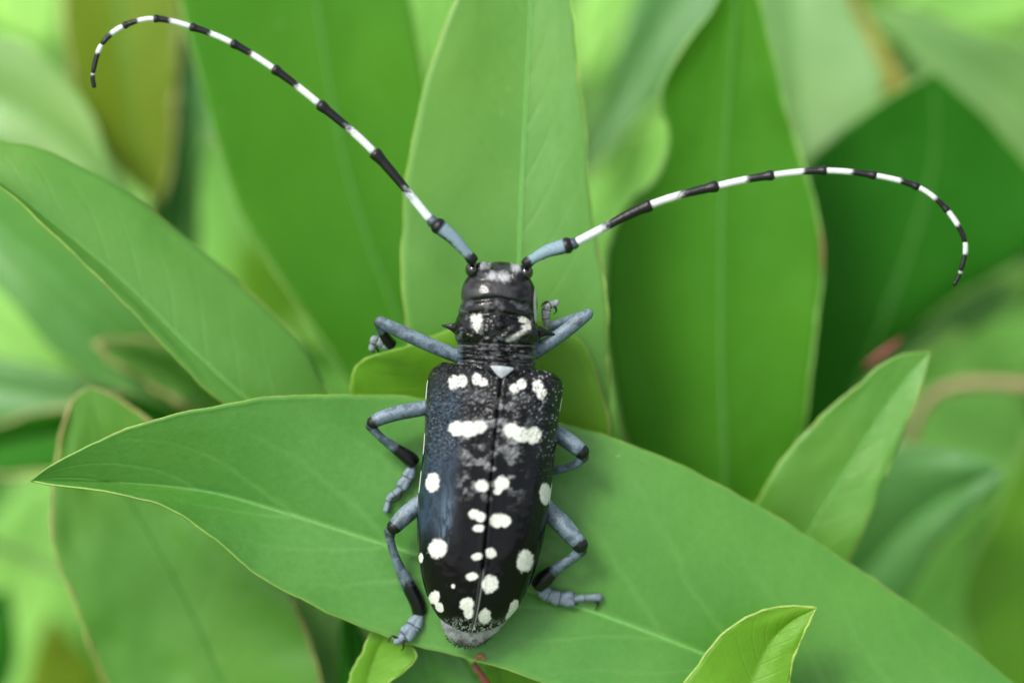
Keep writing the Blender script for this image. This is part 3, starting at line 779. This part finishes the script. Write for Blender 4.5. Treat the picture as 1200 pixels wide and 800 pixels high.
parts.append(tube(spl([(580, 322, -20), (578, 318, -34), (584, 315, -46)], 6), [8, 7, 6, 5, 3.5, 1.5], 10))
parts.append(tube(spl([(594, 323, -20), (596, 319, -34), (590, 316, -46)], 6), [8, 7, 6, 5, 3.5, 1.5], 10))
V, F = fuse(parts, 1.05, 3)
x, y, z = V.T
# wrinkles and punctures of the thorax
pr = sm(366, 372, y) * (1 - sm(428, 436, y))
nz = fbm(x / 5, y / 3.2, 11) - 0.5
V[:, 2] += pr * nz * 4.5 * (z > 10)
fold = sm(400, 405, y) * (1 - sm(424, 430, y))
V[:, 2] += fold * 1.6 * np.sin((y - (x - 586) * 0.07 + 2 * fbm(x / 12, y / 12, 5)) * 1.15) * (z > 5)
V[:, 2] += 0.35 * (fbm(x / 3, y / 3, 21) - 0.5) * (y < 366) * (z > 5)
hd = 1 - sm(345, 349, y - np.abs(x - 585) * 0.14)
col = np.tile(BLACK, (len(V), 1)); rg = np.full(len(V), 0.16)
def blend(col, m, c):
    return col * (1 - m[:, None]) + np.asarray(c) * m[:, None]
n1 = fbm(x / 6, y / 6, 31, 4); n2 = fbm(x / 2.2, y / 2.2, 41, 2)
m = hd * sm(0.35, 0.75, fbm(x / 14, y / 9, 33, 2)) * 0.30
col = blend(col, m, GREY * 0.45); rg += m * 0.35
# white pair on the crown, grey inner faces of the tubercles
for cx, cy, rx, ry in ((576.5, 323.5, 9, 6), (590.5, 324.5, 9, 6.5)):
    d = np.hypot((x - cx) / rx, (y - cy) / ry) + (n2 - 0.5) * 0.7
    m = (1 - sm(0.2, 1.35, d)) * (z > 5)
    col = blend(col, m * 0.75, (0.40, 0.41, 0.42)); rg = rg * (1 - m) + 0.7 * m
m = (1 - sm(3, 8, np.abs(x - 569 + (y - 310) * 0.2))) * (1 - sm(312, 318, y)) + (1 - sm(3, 8, np.abs(x - 604 - (y - 310) * 0.2))) * (1 - sm(315, 320, y))
col = blend(col, np.clip(m, 0, 1) * 0.7, GREY * 1.5); rg = rg + 0.3 * np.clip(m, 0, 1)
# pale rear rim of the cheek on the right and left
for cx in (628.5,):
    m = (1 - sm(1.0, 2.4, np.abs(x - cx + 1.5 * np.sin((y - 335) / 13)))) * sm(333, 337, y) * (1 - sm(374, 380, y)) * (z > -14)
    col = blend(col, m * 0.8, (0.50, 0.55, 0.45)); rg = rg * (1 - m) + 0.6 * m
m = sm(349, 353, y) * (1 - sm(364, 368, y)) * sm(0.45, 0.8, n1) * 0.4
col = blend(col, m, GREY * 0.8); rg += m * 0.25
# white patches on the thorax
for pts, r in ((((556, 374), (561, 373), (559, 379), (558, 382)), 5.2), (((612, 374), (617, 377), (619, 382), (615, 384)), 4.3), (((617, 385), (611, 390), (603, 394), (597, 399)), 3.2)):
    p = spl([(a, b, 0) for a, b in pts], 20)
    d = np.min(np.hypot(x[:, None] - p[None, :, 0], y[:, None] - p[None, :, 1]), axis=1) / r + (n2 - 0.5) * 1.3
    m = (1 - sm(0.45, 1.3, d)) * (z > 10) * (1.0 if r > 4 else 0.45)
    col = blend(col, m, WHITE * 0.8); rg = rg * (1 - m) + 0.6 * m
m = fold * sm(0.5, 0.75, fbm(x / 9, y / 1.6, 61, 3)) * 0.55
col = blend(col, m, GREY * 0.8); rg += 0.3 * m
m = pr * sm(0.58, 0.8, n1) * 0.4
col = blend(col, m, GREY); rg += 0.2 * m
m = (1 - sm(6, 12, np.hypot(x - 586, y - 379)))                      # bare middle
col = blend(col, m * 0.8, BLACK)
# side edge of thorax blue grey
m = sm(38, 50, np.abs(x - 583)) * sm(400, 410, y) * (1 - sm(426, 432, y)) * 0.7
col = blend(col, m, BLUE); rg += 0.3 * m
# grey hairy tail plate
m = sm(718, 728, y) * (0.55 + 0.45 * sm(0.25, 0.6, n1))
col = blend(col, m, (0.19, 0.21, 0.205)); rg = rg * (1 - m) + 0.75 * m
m = sm(745, 757, y + 9 * (n2 - 0.5) - 0.006 * (x - 549) ** 2 * -1)
col = blend(col, m * 0.85, BLACK)
build('body', WA(V), F, SKIN, beetle, col=col, rough=np.clip(rg, 0.1, 0.95))

hb = []
for k in range(46):
    a = -1.25 + 2.5 * k / 45 + random.uniform(-.03, .03)
    px, py = 548.5 + 26 * math.sin(a), 740 + 17.5 * math.cos(a)
    ln = random.uniform(2.0, 4.5); b = a + random.uniform(-.35, .35)
    hb.append(tube(np.array([(px, py, -2.0), (px + ln * .5 * math.sin(b), py + ln * .5 * math.cos(b), -3.0), (px + ln * math.sin(b), py + ln * math.cos(b), -6.0)]), [0.55, 0.4, 0.12], 4))
Vb, Fb = join(hb)
build('tail_bristles', WA(Vb), Fb, CLAW, beetle)['kind'] = 'stuff'

# wing cases
EL = [((518, 424), (587, 432), (642, 434), 33), ((507, 431), (587, 437), (653, 439), 41), ((502, 441), (587, 444), (659.5, 448), 47), ((499.5, 455), (585.5, 459), (660, 460), 51),
      ((498, 480), (583, 483), (656, 484), 54), ((496.5, 519), (579, 522), (652, 525), 56), ((492, 562), (575, 565), (647, 567), 56),
      ((488.5, 600), (571.5, 603), (642, 604), 54), ((489.5, 642), (568, 642), (635, 642), 50), ((494.5, 677), (564, 677), (623, 679), 43),
      ((504, 706), (559.5, 708), (609, 708), 34), ((515, 724), (556, 726), (596, 724), 24), ((530, 735), (553, 737), (582, 735), 14), ((541, 740), (551.5, 741), (566, 740), 8)]
SPOTS = [  # x, y, rx, ry, tilt degrees, pitted
    (532, 448, 8, 9, 0, 1), (541, 446.5, 7, 8, 0, 1), (558.5, 444, 6, 7.5, 0, 1), (566, 448, 6, 6, 0, 1), (603, 455, 7, 6, 20, 1), (611, 450, 6, 7, 0, 1), (630, 452, 7, 8, 0, 1), (635, 461, 6, 7, 20, 1),
    (537, 502, 12, 9.5, 5, 0), (549, 503, 12, 10, 0, 0), (561, 500, 11, 8, -8, 0), (600, 504, 11, 8.5, 15, 0), (611, 509, 12, 10, 5, 0), (625, 509.5, 11, 10.5, 0, 0),
    (506.4, 565, 9, 12, 5, 0), (565, 569, 8.5, 8, 0, 0), (588, 566, 9.5, 9, 0, 0), (583.5, 575, 5, 5, 0, 0), (639, 578, 7.5, 13, 0, 0),
    (555.5, 602, 7, 6.5, 0, 0), (563, 605.5, 7, 6.5, 0, 0), (560.6, 618.6, 7.5, 5, 5, 0), (582, 610, 8.5, 9, 0, 0), (591, 609.5, 8, 8.5, 0, 0),
    (513, 642.3, 12, 12.5, 0, 0), (493.2, 653.6, 3, 6.5, 0, 0), (559, 651.8, 7.5, 5, -10, 0), (575.4, 647.6, 6.5, 7, 0, 0), (615.7, 656.5, 10.5, 14, 15, 0),
    (553, 675, 7.5, 5, -5, 0), (574, 684, 10, 11.5, 20, 0), (531, 686.3, 2.3, 3, 0, 0), (509, 700, 7, 9, 25, 0), (515, 711, 5, 7, -30, 0),
    (547, 708, 9, 9, 0, 0), (549, 718, 6.5, 7, 0, 0), (568, 721.7, 8, 10, 10, 0), (602, 711, 5.5, 10, 20, 0), (597, 721, 4, 7, 30, 0)]

def wing_case(side, name='wing_case'):
    A = spl([(*s[0], *s[1], *s[2], s[3]) for s in EL], 420)
    NT = 130
    th = np.linspace(0.0, math.pi / 2 * 1.16, NT)
    s = np.abs(np.sin(th)) ** 0.86
    s = np.where(th > math.pi / 2, 1 - (1 - np.sin(th)) * 2.2, s)
    c = np.where(np.cos(th) > 0, np.abs(np.cos(th)) ** 0.80, np.cos(th) * 1.0)
    E = A[:, 0:2] if side < 0 else A[:, 4:6]
    C = A[:, 2:4]
    h = A[:, 6]
    X = C[:, None, 0] + (E - C)[:, None, 0] * s[None, :]
    Y = C[:, None, 1] + (E - C)[:, None, 1] * s[None, :]
    hh = np.where(c[None, :] > 0, h[:, None] * c[None, :], 40 * c[None, :])
    Z = hh
    # keep a hair gap and a sunk seam between the two cases
    X = X + side * 0.35 * (1 - s)[None, :]
    ds = np.abs(X - C[:, None, 0])
    Z = Z - 1.8 * np.exp(-(ds / 1.3) ** 2) + 0.9 * np.exp(-((ds - 4.2) / 2.0) ** 2)
    # shoulder hump and faint long ribs
    hx, hy = (520, 447) if side < 0 else (646, 452)
    Z = Z + 5 * np.exp(-((X - hx) / 11) ** 2 - ((Y - hy) / 14) ** 2)
    Z = Z + 1.4 * np.exp(-((ds - 30) / 9) ** 2) * sm(440, 480, Y) * (1 - sm(640, 700, Y))
    Z = Z - 3.5 * np.exp(-((ds - 17) / 11) ** 2 - ((Y - 474) / 14) ** 2)
    Z = Z + 2.0 * (fbm(X / 22, Y / 26, 71) - 0.5) * (c[None, :] > 0.1)
    # granules at the base, thinning backwards; pits inside
    gd, gr = dots(X, Y, 4.2, 81)
    den = (1 - sm(462, 560, Y - 26 * sm(35, 75, ds)))
    bump_ = (1 - sm(0.10, 0.48, gd)) * den * (gr > 0.25)
    Z = Z + 1.7 * bump_
    x, y, z, d = X.ravel(), Y.ravel(), Z.ravel(), ds.ravel()
    n1 = fbm(x / 10, y / 10, 91, 4); n2 = fbm(x / 2.6, y / 2.6, 101, 2)
    col = np.tile(BLACK, (len(x), 1)); rg = np.full(len(x), 0.085)
    # grey reflection streaks painted along the back
    mm = sm(0.50, 0.66, fbm(x / 13, y / 9, 111, 4)) * (1 - sm(28, 46, d)) * sm(452, 466, y) * (1 - sm(560, 605, y))
    st = 0.35 + 0.65 * sm(0.40, 0.64, fbm((x * 0.8 + y * 0.6) / 1.7, (y * 0.8 - x * 0.6) / 4.5, 121, 3))
    mm = np.clip(mm * st * 1.1, 0, 1)
    col = blend(col, mm, (0.17, 0.175, 0.18)); rg = rg + 0.35 * mm
    # bluish sky sheen painted on the outer flank, mostly the left
    sheen = sm(32, 55, d) * (1 - sm(74, 86, d)) * sm(440, 470, y) * (1 - sm(600, 650, y)) * (1.25 if side < 0 else 0.12)
    sheen = sheen * (0.5 + 0.5 * sm(0.4, 0.6, fbm(x / 4, y / 14, 131, 3)))
    sheen = np.clip(sheen, 0, 1)
    col = blend(col, sheen * 0.9, (0.022, 0.040, 0.062)); rg = rg + 0.1 * sheen
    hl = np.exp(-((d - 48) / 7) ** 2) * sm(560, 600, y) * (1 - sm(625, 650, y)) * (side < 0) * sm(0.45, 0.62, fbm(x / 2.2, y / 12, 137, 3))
    col = blend(col, hl * 0.7, (0.09, 0.13, 0.17))  # painted highlight streaks on the left flank
    rg = rg - 0.05 * bump_.ravel()
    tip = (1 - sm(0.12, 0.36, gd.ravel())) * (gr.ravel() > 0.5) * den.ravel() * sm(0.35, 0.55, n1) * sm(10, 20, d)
    col = blend(col, tip * (0.75 if side > 0 else 0.20), (0.26, 0.28, 0.30)); rg = rg + 0.3 * tip  # glints painted on the granule tips, stronger on the right
    if side < 0:      # dark pits in the bluish flank
        pd, pr_ = dots(x + 0.25 * y, y * 0.8, 4.4, 191)
        pm = (1 - sm(0.20, 0.42, pd)) * sm(36, 46, d) * (1 - sm(500, 590, y))
        col = blend(col, pm * 0.95, BLACK)
    gm = (1 - bump_.ravel()) * den.ravel() * 0.5 * sm(0.3, 0.6, n1)
    col = blend(col, gm * 0.2, (0.10, 0.11, 0.12))
    pdist, prn = dots(x, y, 4.6, 141)
    pits = (1 - sm(0.16, 0.30, pdist)) * (prn > 0.35)
    for (cx, cy, rx, ry, tl, pit) in SPOTS:
        rx, ry = rx * 0.95, ry * 0.95
        if (cx < np.interp(cy, A[:, 3], A[:, 2])) != (side < 0): continue
        a = math.radians(tl); dx, dy = x - cx, y - cy
        u = (dx * math.cos(a) + dy * math.sin(a)) / rx; v = (-dx * math.sin(a) + dy * math.cos(a)) / ry
        q = np.hypot(u, v) * (1 + 0.35 * (fbm(x / 4, y / 4, 151) - 0.5)) + (n2 - 0.5) * 0.28
        m = 1 - sm(0.80, 1.10, q)
        if pit: m = m * (1 - 0.95 * pits)
        m = m * (d > 1.5)
        col = blend(col, m, WHITE * (0.97 + 0.0)); rg = rg * (1 - m) + 0.85 * m
    # white side line broken in strokes
    edge = (th / (math.pi / 2) > 0.90)[None, :] * np.ones_like(X)
    e = edge.ravel()
    for y0, y1 in (((446, 468), (508, 532), (552, 577)) if side < 0 else ((466, 482), (566, 590))):
        m = e * sm(y0 - 2, y0 + 2, y) * (1 - sm(y1 - 2, y1 + 2, y))
        col = blend(col, m, WHITE); rg = rg * (1 - m) + 0.8 * m
    # hairy speckled apex
    m = sm(724, 740, y + 8 * n1) * sm(0.50, 0.62, fbm(x / 1.5, y / 1.5, 171, 2)) * 0.8
    col = blend(col, m, (0.34, 0.36, 0.35)); rg = rg * (1 - m) + 0.7 * m
    # pale seam edge at the rear
    m = (1 - sm(1.4, 2.6, d)) * sm(664, 672, y) * 0.5
    col = blend(col, m, (0.22, 0.24, 0.24)); rg += 0.3 * m
    P = np.column_stack([x, y, Z.ravel()])
    F = grid_faces(len(A), NT)
    if side > 0: F = F[:, ::-1]
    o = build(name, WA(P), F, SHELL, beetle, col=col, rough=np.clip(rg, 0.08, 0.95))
    so = o.modifiers.new('thickness', 'SOLIDIFY'); so.thickness = 1.2 * U; so.offset = -1
    return o
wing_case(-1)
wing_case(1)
# scutellum
sp_ = np.array([(574, 428.5, 46), (580, 428, 47), (588, 428.5, 48), (597, 430, 47), (603, 431.5, 46), (598, 436, 47), (592, 441, 47.5), (588, 443.5, 47.5), (583, 440, 47.5), (578, 434, 47)])
bot = sp_ - (0, 0, 6)
c0 = np.array([(588, 434, 50.5)])
Vs = np.vstack([sp_, bot, c0]); n_ = len(sp_)
Fs = [[i, (i + 1) % n_, n_ + (i + 1) % n_, n_ + i] for i in range(n_)] + [[i, 2 * n_, (i + 1) % n_] for i in range(n_)] + [list(range(n_, 2 * n_))]
Vs, Fs = fuse([(Vs, Fs)], 0.8, 1)
cs = np.tile(np.array([0.30, 0.33, 0.35]), (len(Vs), 1))
build('scutellum', WA(Vs), Fs, HAIRY, beetle, col=cs, rough=np.full(len(Vs), 0.7), label='small white triangular shield plate between the wing cases')
for cx, cy in ((554, 316), (616, 319)):
    Ve, Fe = ball((cx, cy, 14), (9.0, 9.5, 13), 28, 18)
    build('eye', WA(Ve), Fe, GLOSS, beetle)

# antennae -----------------------------------------------------------------
ANT = [
    dict(scape=[(555, 306, 26), (549, 299, 30), (532, 280, 34), (519, 269, 36), (508, 261, 37)],
         nodes=[(504, 257), (438, 178), (373, 121), (320, 80), (271, 50), (222.5, 31), (180, 22), (144, 31), (119, 52.5), (109, 86), (110.5, 103)],
         white=[(480, 226), (411.5, 152), (349, 100), (294, 64.5), (246, 39.5), (200, 26), (161, 26), (131, 41), (115, 62), (109, 88)], sgn=-1),
    dict(scape=[(616, 310, 26), (622, 305, 30), (640, 295, 34), (656, 290, 36), (671, 286, 37)],
         nodes=[(675, 284), (762.5, 240), (842.5, 217.5), (907.5, 205), (969, 200), (1027.5, 206), (1077.5, 220), (1111, 247.5), (1131, 284), (1126, 317.5), (1117.5, 335)],
         white=[(707.5, 267), (797.5, 229), (875, 209), (941, 201.5), (997.5, 202.5), (1056, 213.5), (1096, 232.5), (1122.5, 263), (1130.5, 297), (1125, 320)], sgn=1)]
WCOL = np.array([0.54, 0.56, 0.55])
for A_ in ANT:
    P = spl(A_['scape'], 40)
    s = np.linspace(0, 1, 40)
    R = np.interp(s, [0, 0.06, 0.14, 0.22, 0.35, 0.6, 0.84, 0.88, 0.93, 0.97, 1], [6.5, 7.2, 6.2, 5.8, 6.8, 8.0, 9.0, 9.9, 9.6, 8.0, 6.0])
    Vt, Ft = tube(P, R, 24)
    ss = np.r_[np.repeat(s, 24), 0, 1]
    ca = np.r_[np.tile(np.arange(24) * 2 * math.pi / 24, 40), 0, 0]
    nn = fbm(Vt[:, 0] / 3, Vt[:, 1] / 3, 201, 3)
    off = Vt - np.vstack([np.repeat(P, 24, axis=0), P[:1], P[-1:]])
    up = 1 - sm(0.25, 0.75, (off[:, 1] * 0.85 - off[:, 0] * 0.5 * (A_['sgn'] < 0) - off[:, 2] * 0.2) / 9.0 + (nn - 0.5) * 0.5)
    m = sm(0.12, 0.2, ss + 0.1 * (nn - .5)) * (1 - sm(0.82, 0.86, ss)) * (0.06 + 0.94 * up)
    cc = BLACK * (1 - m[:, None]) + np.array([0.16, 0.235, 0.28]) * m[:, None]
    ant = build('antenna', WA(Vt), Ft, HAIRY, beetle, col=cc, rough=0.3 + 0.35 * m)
    # pedicel
    n0 = np.array([*A_['nodes'][0], 38.0]); e0 = np.array(A_['scape'][-1], float)
    dirn = (n0 - e0) / np.linalg.norm(n0 - e0)
    Vt, Ft = tube(np.array([e0 - dirn * 1, e0 + dirn * 2, n0, n0 + dirn * 2]), [6.5, 7.2, 6.2, 4.5], 18)
    nn = np.clip(fbm(Vt[:, 0], Vt[:, 1], 3), 0, 1)[:, None]
    build('antenna_segment', WA(Vt), Ft, HAIRY, ant, col=BLACK * (1 - 0.4 * nn) + BLUE * 0.8 * nn, rough=np.full(len(Vt), 0.4))
    N = A_['nodes']
    for k in range(len(N) - 1):
        a = np.array(N[k], float); b = np.array(N[k + 1], float); wpt = np.array(A_['white'][k], float)
        w0 = 38 + 4 * math.sin(k / 10 * math.pi) ; w1 = 38 + 4 * math.sin((k + 1) / 10 * math.pi)
        pv = np.array(N[k - 1], float) if k else a - (b - a); nx = np.array(N[k + 2], float) if k + 2 < len(N) else b + (b - a)
        full = spl([(*pv, w0), (*a, w0), (*b, w1), (*nx, w1)], 3 * 40)
        i0 = np.argmin(np.hypot(full[:, 0] - a[0], full[:, 1] - a[1])); i1 = np.argmin(np.hypot(full[:, 0] - b[0], full[:, 1] - b[1]))
        pc = spl(np.vstack([full[i0:i1 + 1:6], full[i1:i1 + 1]]), 36) if i1 - i0 > 12 else spl(full[i0:i1 + 1], 36)
        pc[0, :2] = a; pc[-1, :2] = b
        s = np.linspace(0, 1, 36)
        wf = np.linalg.norm(wpt - a) / np.linalg.norm(b - a)
        r = np.interp(k, [0, 1, 3, 6, 9, 10], [6.2, 5.6, 4.6, 3.7, 2.8, 2.3])
        R = r * np.interp(s, [0, 0.03, 0.08, 0.5, 0.84, 0.93, 0.98, 1], [0.75, 0.84, 0.82, 0.84, 1.0, 1.28, 1.2, 0.7])
        if k >= 7: R = r * np.interp(s, [0, 0.05, 0.5, 0.9, 1], [0.8, 0.95, 1.0, 0.95, 0.6 if k < 9 else 0.3])
        Vt, Ft = tube(pc, R, 18)
        ss = np.r_[np.repeat(s, 18), 0, 1]
        nn = fbm(Vt[:, 0] / 1.4, Vt[:, 1] / 1.4, 221, 2)
        ca = np.r_[np.tile(np.arange(18) * 2 * math.pi / 18, 36), 0, 0]
        soft = 0.10 if k < 2 else 0.05
        m = 1 - sm(wf - soft, wf + soft, ss + (nn - 0.5) * (0.22 if k < 2 else 0.12))
        if k == 9: m = m * 0.5
        wc = WCOL if k else WCOL * 0.75 + np.array([0.40, 0.55, 0.62]) * 0.25
        cc = BLACK * (1 - m[:, None]) + wc * m[:, None]
        build('antenna_segment', WA(Vt), Ft, HAIRY, ant, col=cc, rough=0.32 + 0.4 * m)

# legs ---------------------------------------------------------------------
def chain(pts, n):
    """pts (x,y,w,r) -> tube"""
    p = spl(pts, n)
    return tube(p[:, :3], p[:, 3], 18)

def make_leg(label, femur, tibia, tarsus, claws, dark_from=0.62, femur_dark=0.955, thin=False, tarscol=None):
    parts = [chain(femur, 30), chain(tibia, 30), ball(femur[0][:3], femur[0][3], 16, 12), ball(femur[-1][:3], femur[-1][3] * 0.98, 16, 12), ball(tibia[0][:3], tibia[0][3] * 1.0, 16, 12)]
    V, F = fuse(parts, 0.85, 2)
    pf = spl(femur, 60); pt = spl(tibia, 60)
    df = np.linalg.norm(V[:, None, :] - pf[None, :, :3], axis=2) - pf[None, :, 3]
    dt = np.linalg.norm(V[:, None, :] - pt[None, :, :3], axis=2) - pt[None, :, 3]
    sf = df.argmin(1) / 59; st_ = dt.argmin(1) / 59
    isf = df.min(1) < dt.min(1)
    x, y, z = V.T
    n1 = fbm(x / 7, y / 7, 301, 3); n2 = fbm(x / 1.6, y / 1.6, 311, 2)
    m = np.where(isf, 1 - sm(femur_dark - 0.03, femur_dark + 0.03, sf + (n1 - .5) * .06), 1 - sm(dark_from - 0.06, dark_from + 0.06, st_ + (n1 - .5) * .15))
    q = np.where(isf[:, None], pf[np.minimum(df.argmin(1), 59), :3], pt[dt.argmin(1), :3])
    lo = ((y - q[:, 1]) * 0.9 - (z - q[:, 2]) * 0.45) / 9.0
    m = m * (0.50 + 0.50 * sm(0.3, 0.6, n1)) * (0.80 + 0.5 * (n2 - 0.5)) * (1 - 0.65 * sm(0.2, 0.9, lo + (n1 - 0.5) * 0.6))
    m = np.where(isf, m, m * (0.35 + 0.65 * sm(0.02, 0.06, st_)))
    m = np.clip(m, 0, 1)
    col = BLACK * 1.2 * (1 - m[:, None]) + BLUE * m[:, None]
    col = blend(col, m * sm(0.25, 0.75, -lo) * 0.6, (0.20, 0.265, 0.31))  # painted highlight on upper edges, opposite the darkened undersides
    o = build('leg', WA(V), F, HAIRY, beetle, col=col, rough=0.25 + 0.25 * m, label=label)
    if tarsus:
        # lobed foot segments fused into one foot
        tp = []
        for i, q in enumerate(tarsus):
            q = np.array(q, float)
            nxt = np.array(tarsus[i + 1], float) if i + 1 < len(tarsus) else None
            prv = np.array(tarsus[i - 1], float) if i else None
            st0 = (q + (prv if prv is not None else 2 * q - nxt)) / 2
            en = (q + nxt) / 2 if nxt is not None else q + (q - st0) * 1.0
            d_ = en - st0; d_[3] = 0
            a0 = st0 - d_ * 0.12; e0 = en + d_ * 0.06
            slim = q[3] < 5.2
            if slim:
                tp.append(chain([(*a0[:3], q[3] * 0.7), (*q[:3], q[3] * 0.9), (*e0[:3], q[3])], 14)); tp.append(ball(e0[:3], q[3] * 0.95, 12, 8))
            else:        # a pad with two lobes at its far end
                side_ = np.cross(d_[:3], (0, 0, 1)); side_ /= np.linalg.norm(side_) + 1e-9
                for sg in (-1, 1):
                    tp.append(chain([(*a0[:3], q[3] * 0.5), (*((st0 + d_ * 0.4)[:3] + side_ * sg * q[3] * 0.18), q[3] * 0.72), (*((st0 + d_ * 0.9)[:3] + side_ * sg * q[3] * 0.42), q[3] * 0.68), (*((st0 + d_ * 1.12)[:3] + side_ * sg * q[3] * 0.45), q[3] * 0.4)], 14))
                    tp.append(ball((st0 + d_ * 1.0)[:3] + side_ * sg * q[3] * 0.45, q[3] * 0.58, 12, 8))
        V, F = fuse(tp, 0.6, 1)
        T = np.array(tarsus, float)
        x, y, z = V.T
        n1 = fbm(x / 3, y / 3, 331, 3)
        dd = np.linalg.norm(V[:, None, :] - T[None, :, :3], axis=2) - T[None, :, 3]
        ds_ = np.sort(dd, axis=1)
        seam = 1 - sm(0.3, 1.6, ds_[:, 1] - ds_[:, 0]) if len(T) > 1 else np.zeros(len(V))
        m = np.clip((0.75 + 0.5 * (n1 - 0.5)) * (1 - 0.9 * seam) * (0.55 + 0.45 * sm(-52, -34, z)), 0, 1)
        tc_ = np.array(tarscol or (0.19, 0.25, 0.30))
        col = BLACK * (1 - m[:, None]) + tc_ * m[:, None]
        build('foot', WA(V), F, HAIRY, o, col=col, rough=np.full(len(V), 0.6))
    for c in claws:
        p = spl(c, 10)
        Vt, Ft = tube(p, np.linspace(2.0, 0.5, 10), 8)
        build('claw', WA(Vt), Ft, CLAW, o)
    return o

make_leg('front left leg, folded with its foot curled up', [(545, 420, -8, 9), (518, 410, -4, 8.5), (490, 398, 0, 8.5), (462, 385, 2, 8), (446, 377, 2, 7)],
         [(444, 378, 0, 6), (447, 387, -8, 5.5), (453, 397, -18, 6.5), (459, 404, -26, 7)],
         [(452, 405, -28, 5.5), (446, 400, -26, 5.5), (439, 397, -26, 5), (437, 404, -30, 4.5)], [[(436, 406, -32), (436, 411, -34), (440, 413, -38)], [(441, 407, -32), (444, 412, -35), (447, 412, -38)]], dark_from=0.35, femur_dark=1.1, tarscol=(0.22, 0.26, 0.28))
make_leg('front right leg, bent back with its foot beside the head', [(620, 416, -8, 9), (640, 404, -4, 8.5), (660, 390, 0, 8.5), (678, 376, 2, 8), (689, 368, 2, 6.5)],
         [(689, 367, -2, 4.5), (675, 371, -14, 4.5), (656, 379, -24, 5.5), (643, 383, -28, 6)],
         [(640, 376, -22, 5), (639, 367, -18, 5.5), (641, 359, -16, 5), (648, 356, -16, 4.2)], [[(649, 357, -16), (652, 364, -18), (649, 368, -20)], [(642, 354, -14), (637, 355, -12), (634, 360, -12)]], dark_from=1.2, femur_dark=1.1, tarscol=(0.34, 0.36, 0.36))
make_leg('middle left leg with a curled looping foot', [(515, 476, -14, 9), (492, 479, -12, 9), (465, 484, -8, 9), (446, 490, -6, 8.5), (437, 495, -6, 7.5)],
         [(434, 499, -8, 6), (445, 511, -14, 5), (462, 524, -22, 6.5), (480, 537, -30, 9), (486, 543, -33, 8)],
         [(481, 553, -36, 7), (475, 565, -38, 7), (467, 575, -39, 4.4), (457, 582, -40, 4), (454, 592, -40, 3.8)], [[(455, 590, -40), (453, 597, -41), (458, 601, -44)], [(470, 575, -38), (467, 585, -39), (461, 589, -42)]], dark_from=0.55)
make_leg('middle right leg, bent with the foot hidden under the body', [(635, 498, -14, 9), (652, 507, -12, 10), (668, 518, -8, 10), (682, 529, -6, 9)],
         [(684, 535, -10, 6.5), (674, 544, -18, 5), (656, 550, -26, 5), (638, 554, -32, 6)], [(632, 556, -36, 5), (624, 560, -38, 5)], [[(622, 560, -38), (616, 563, -40), (613, 568, -44)]], dark_from=1.2)
make_leg('hind left leg reaching down with its foot on the leaf margin', [(508, 578, -14, 9.5), (492, 590, -12, 10.5), (476, 603, -8, 10.5), (462, 617, -6, 9)],
         [(457, 623, -10, 7), (458, 636, -14, 5), (467, 662, -20, 6), (479, 686, -26, 8.5), (489, 706, -32, 9), (492, 719, -36, 8.5)],
         [(488, 728, -32, 9), (481, 740, -30, 9.5), (471, 747, -28, 5)], [[(467, 748, -25), (459, 745, -23), (455, 752, -24)], [(472, 750, -25), (473, 758, -26), (470, 762, -30)]], dark_from=0.62)
make_leg('hind right leg bent outwards with its long foot on the leaf', [(630, 586, -14, 10), (647, 602, -12, 11.5), (664, 620, -8, 11.5), (680, 638, -6, 9.5)],
         [(681, 645, -10, 7), (668, 656, -16, 6), (652, 666, -22, 7), (638, 678, -30, 10), (629, 687, -36, 9)],
         [(637, 694, -40, 8), (649, 700, -42, 8.5), (663, 703, -44, 9), (677, 701, -44, 4.6), (693, 700, -45, 5)], [[(698, 702, -46), (701, 708, -48), (697, 715, -51)], [(664, 697, -42), (668, 706, -44), (677, 708, -50)]], dark_from=0.60)

# thin mouth feelers? none visible; a crumb of bud scale by the tail
Vb, Fb = join([ball((563, 768, -31), (4.5, 3.2, 3)), ball((558, 771, -31), (3, 2.2, 2)), ball((567, 771, -31), (2.2, 3, 2))])
o = build('bud_scale', WA(Vb), Fb, BROWN)
tag(o, 'tiny brown bud scale lying on the leaf edge just below the tail', 'bud scale')
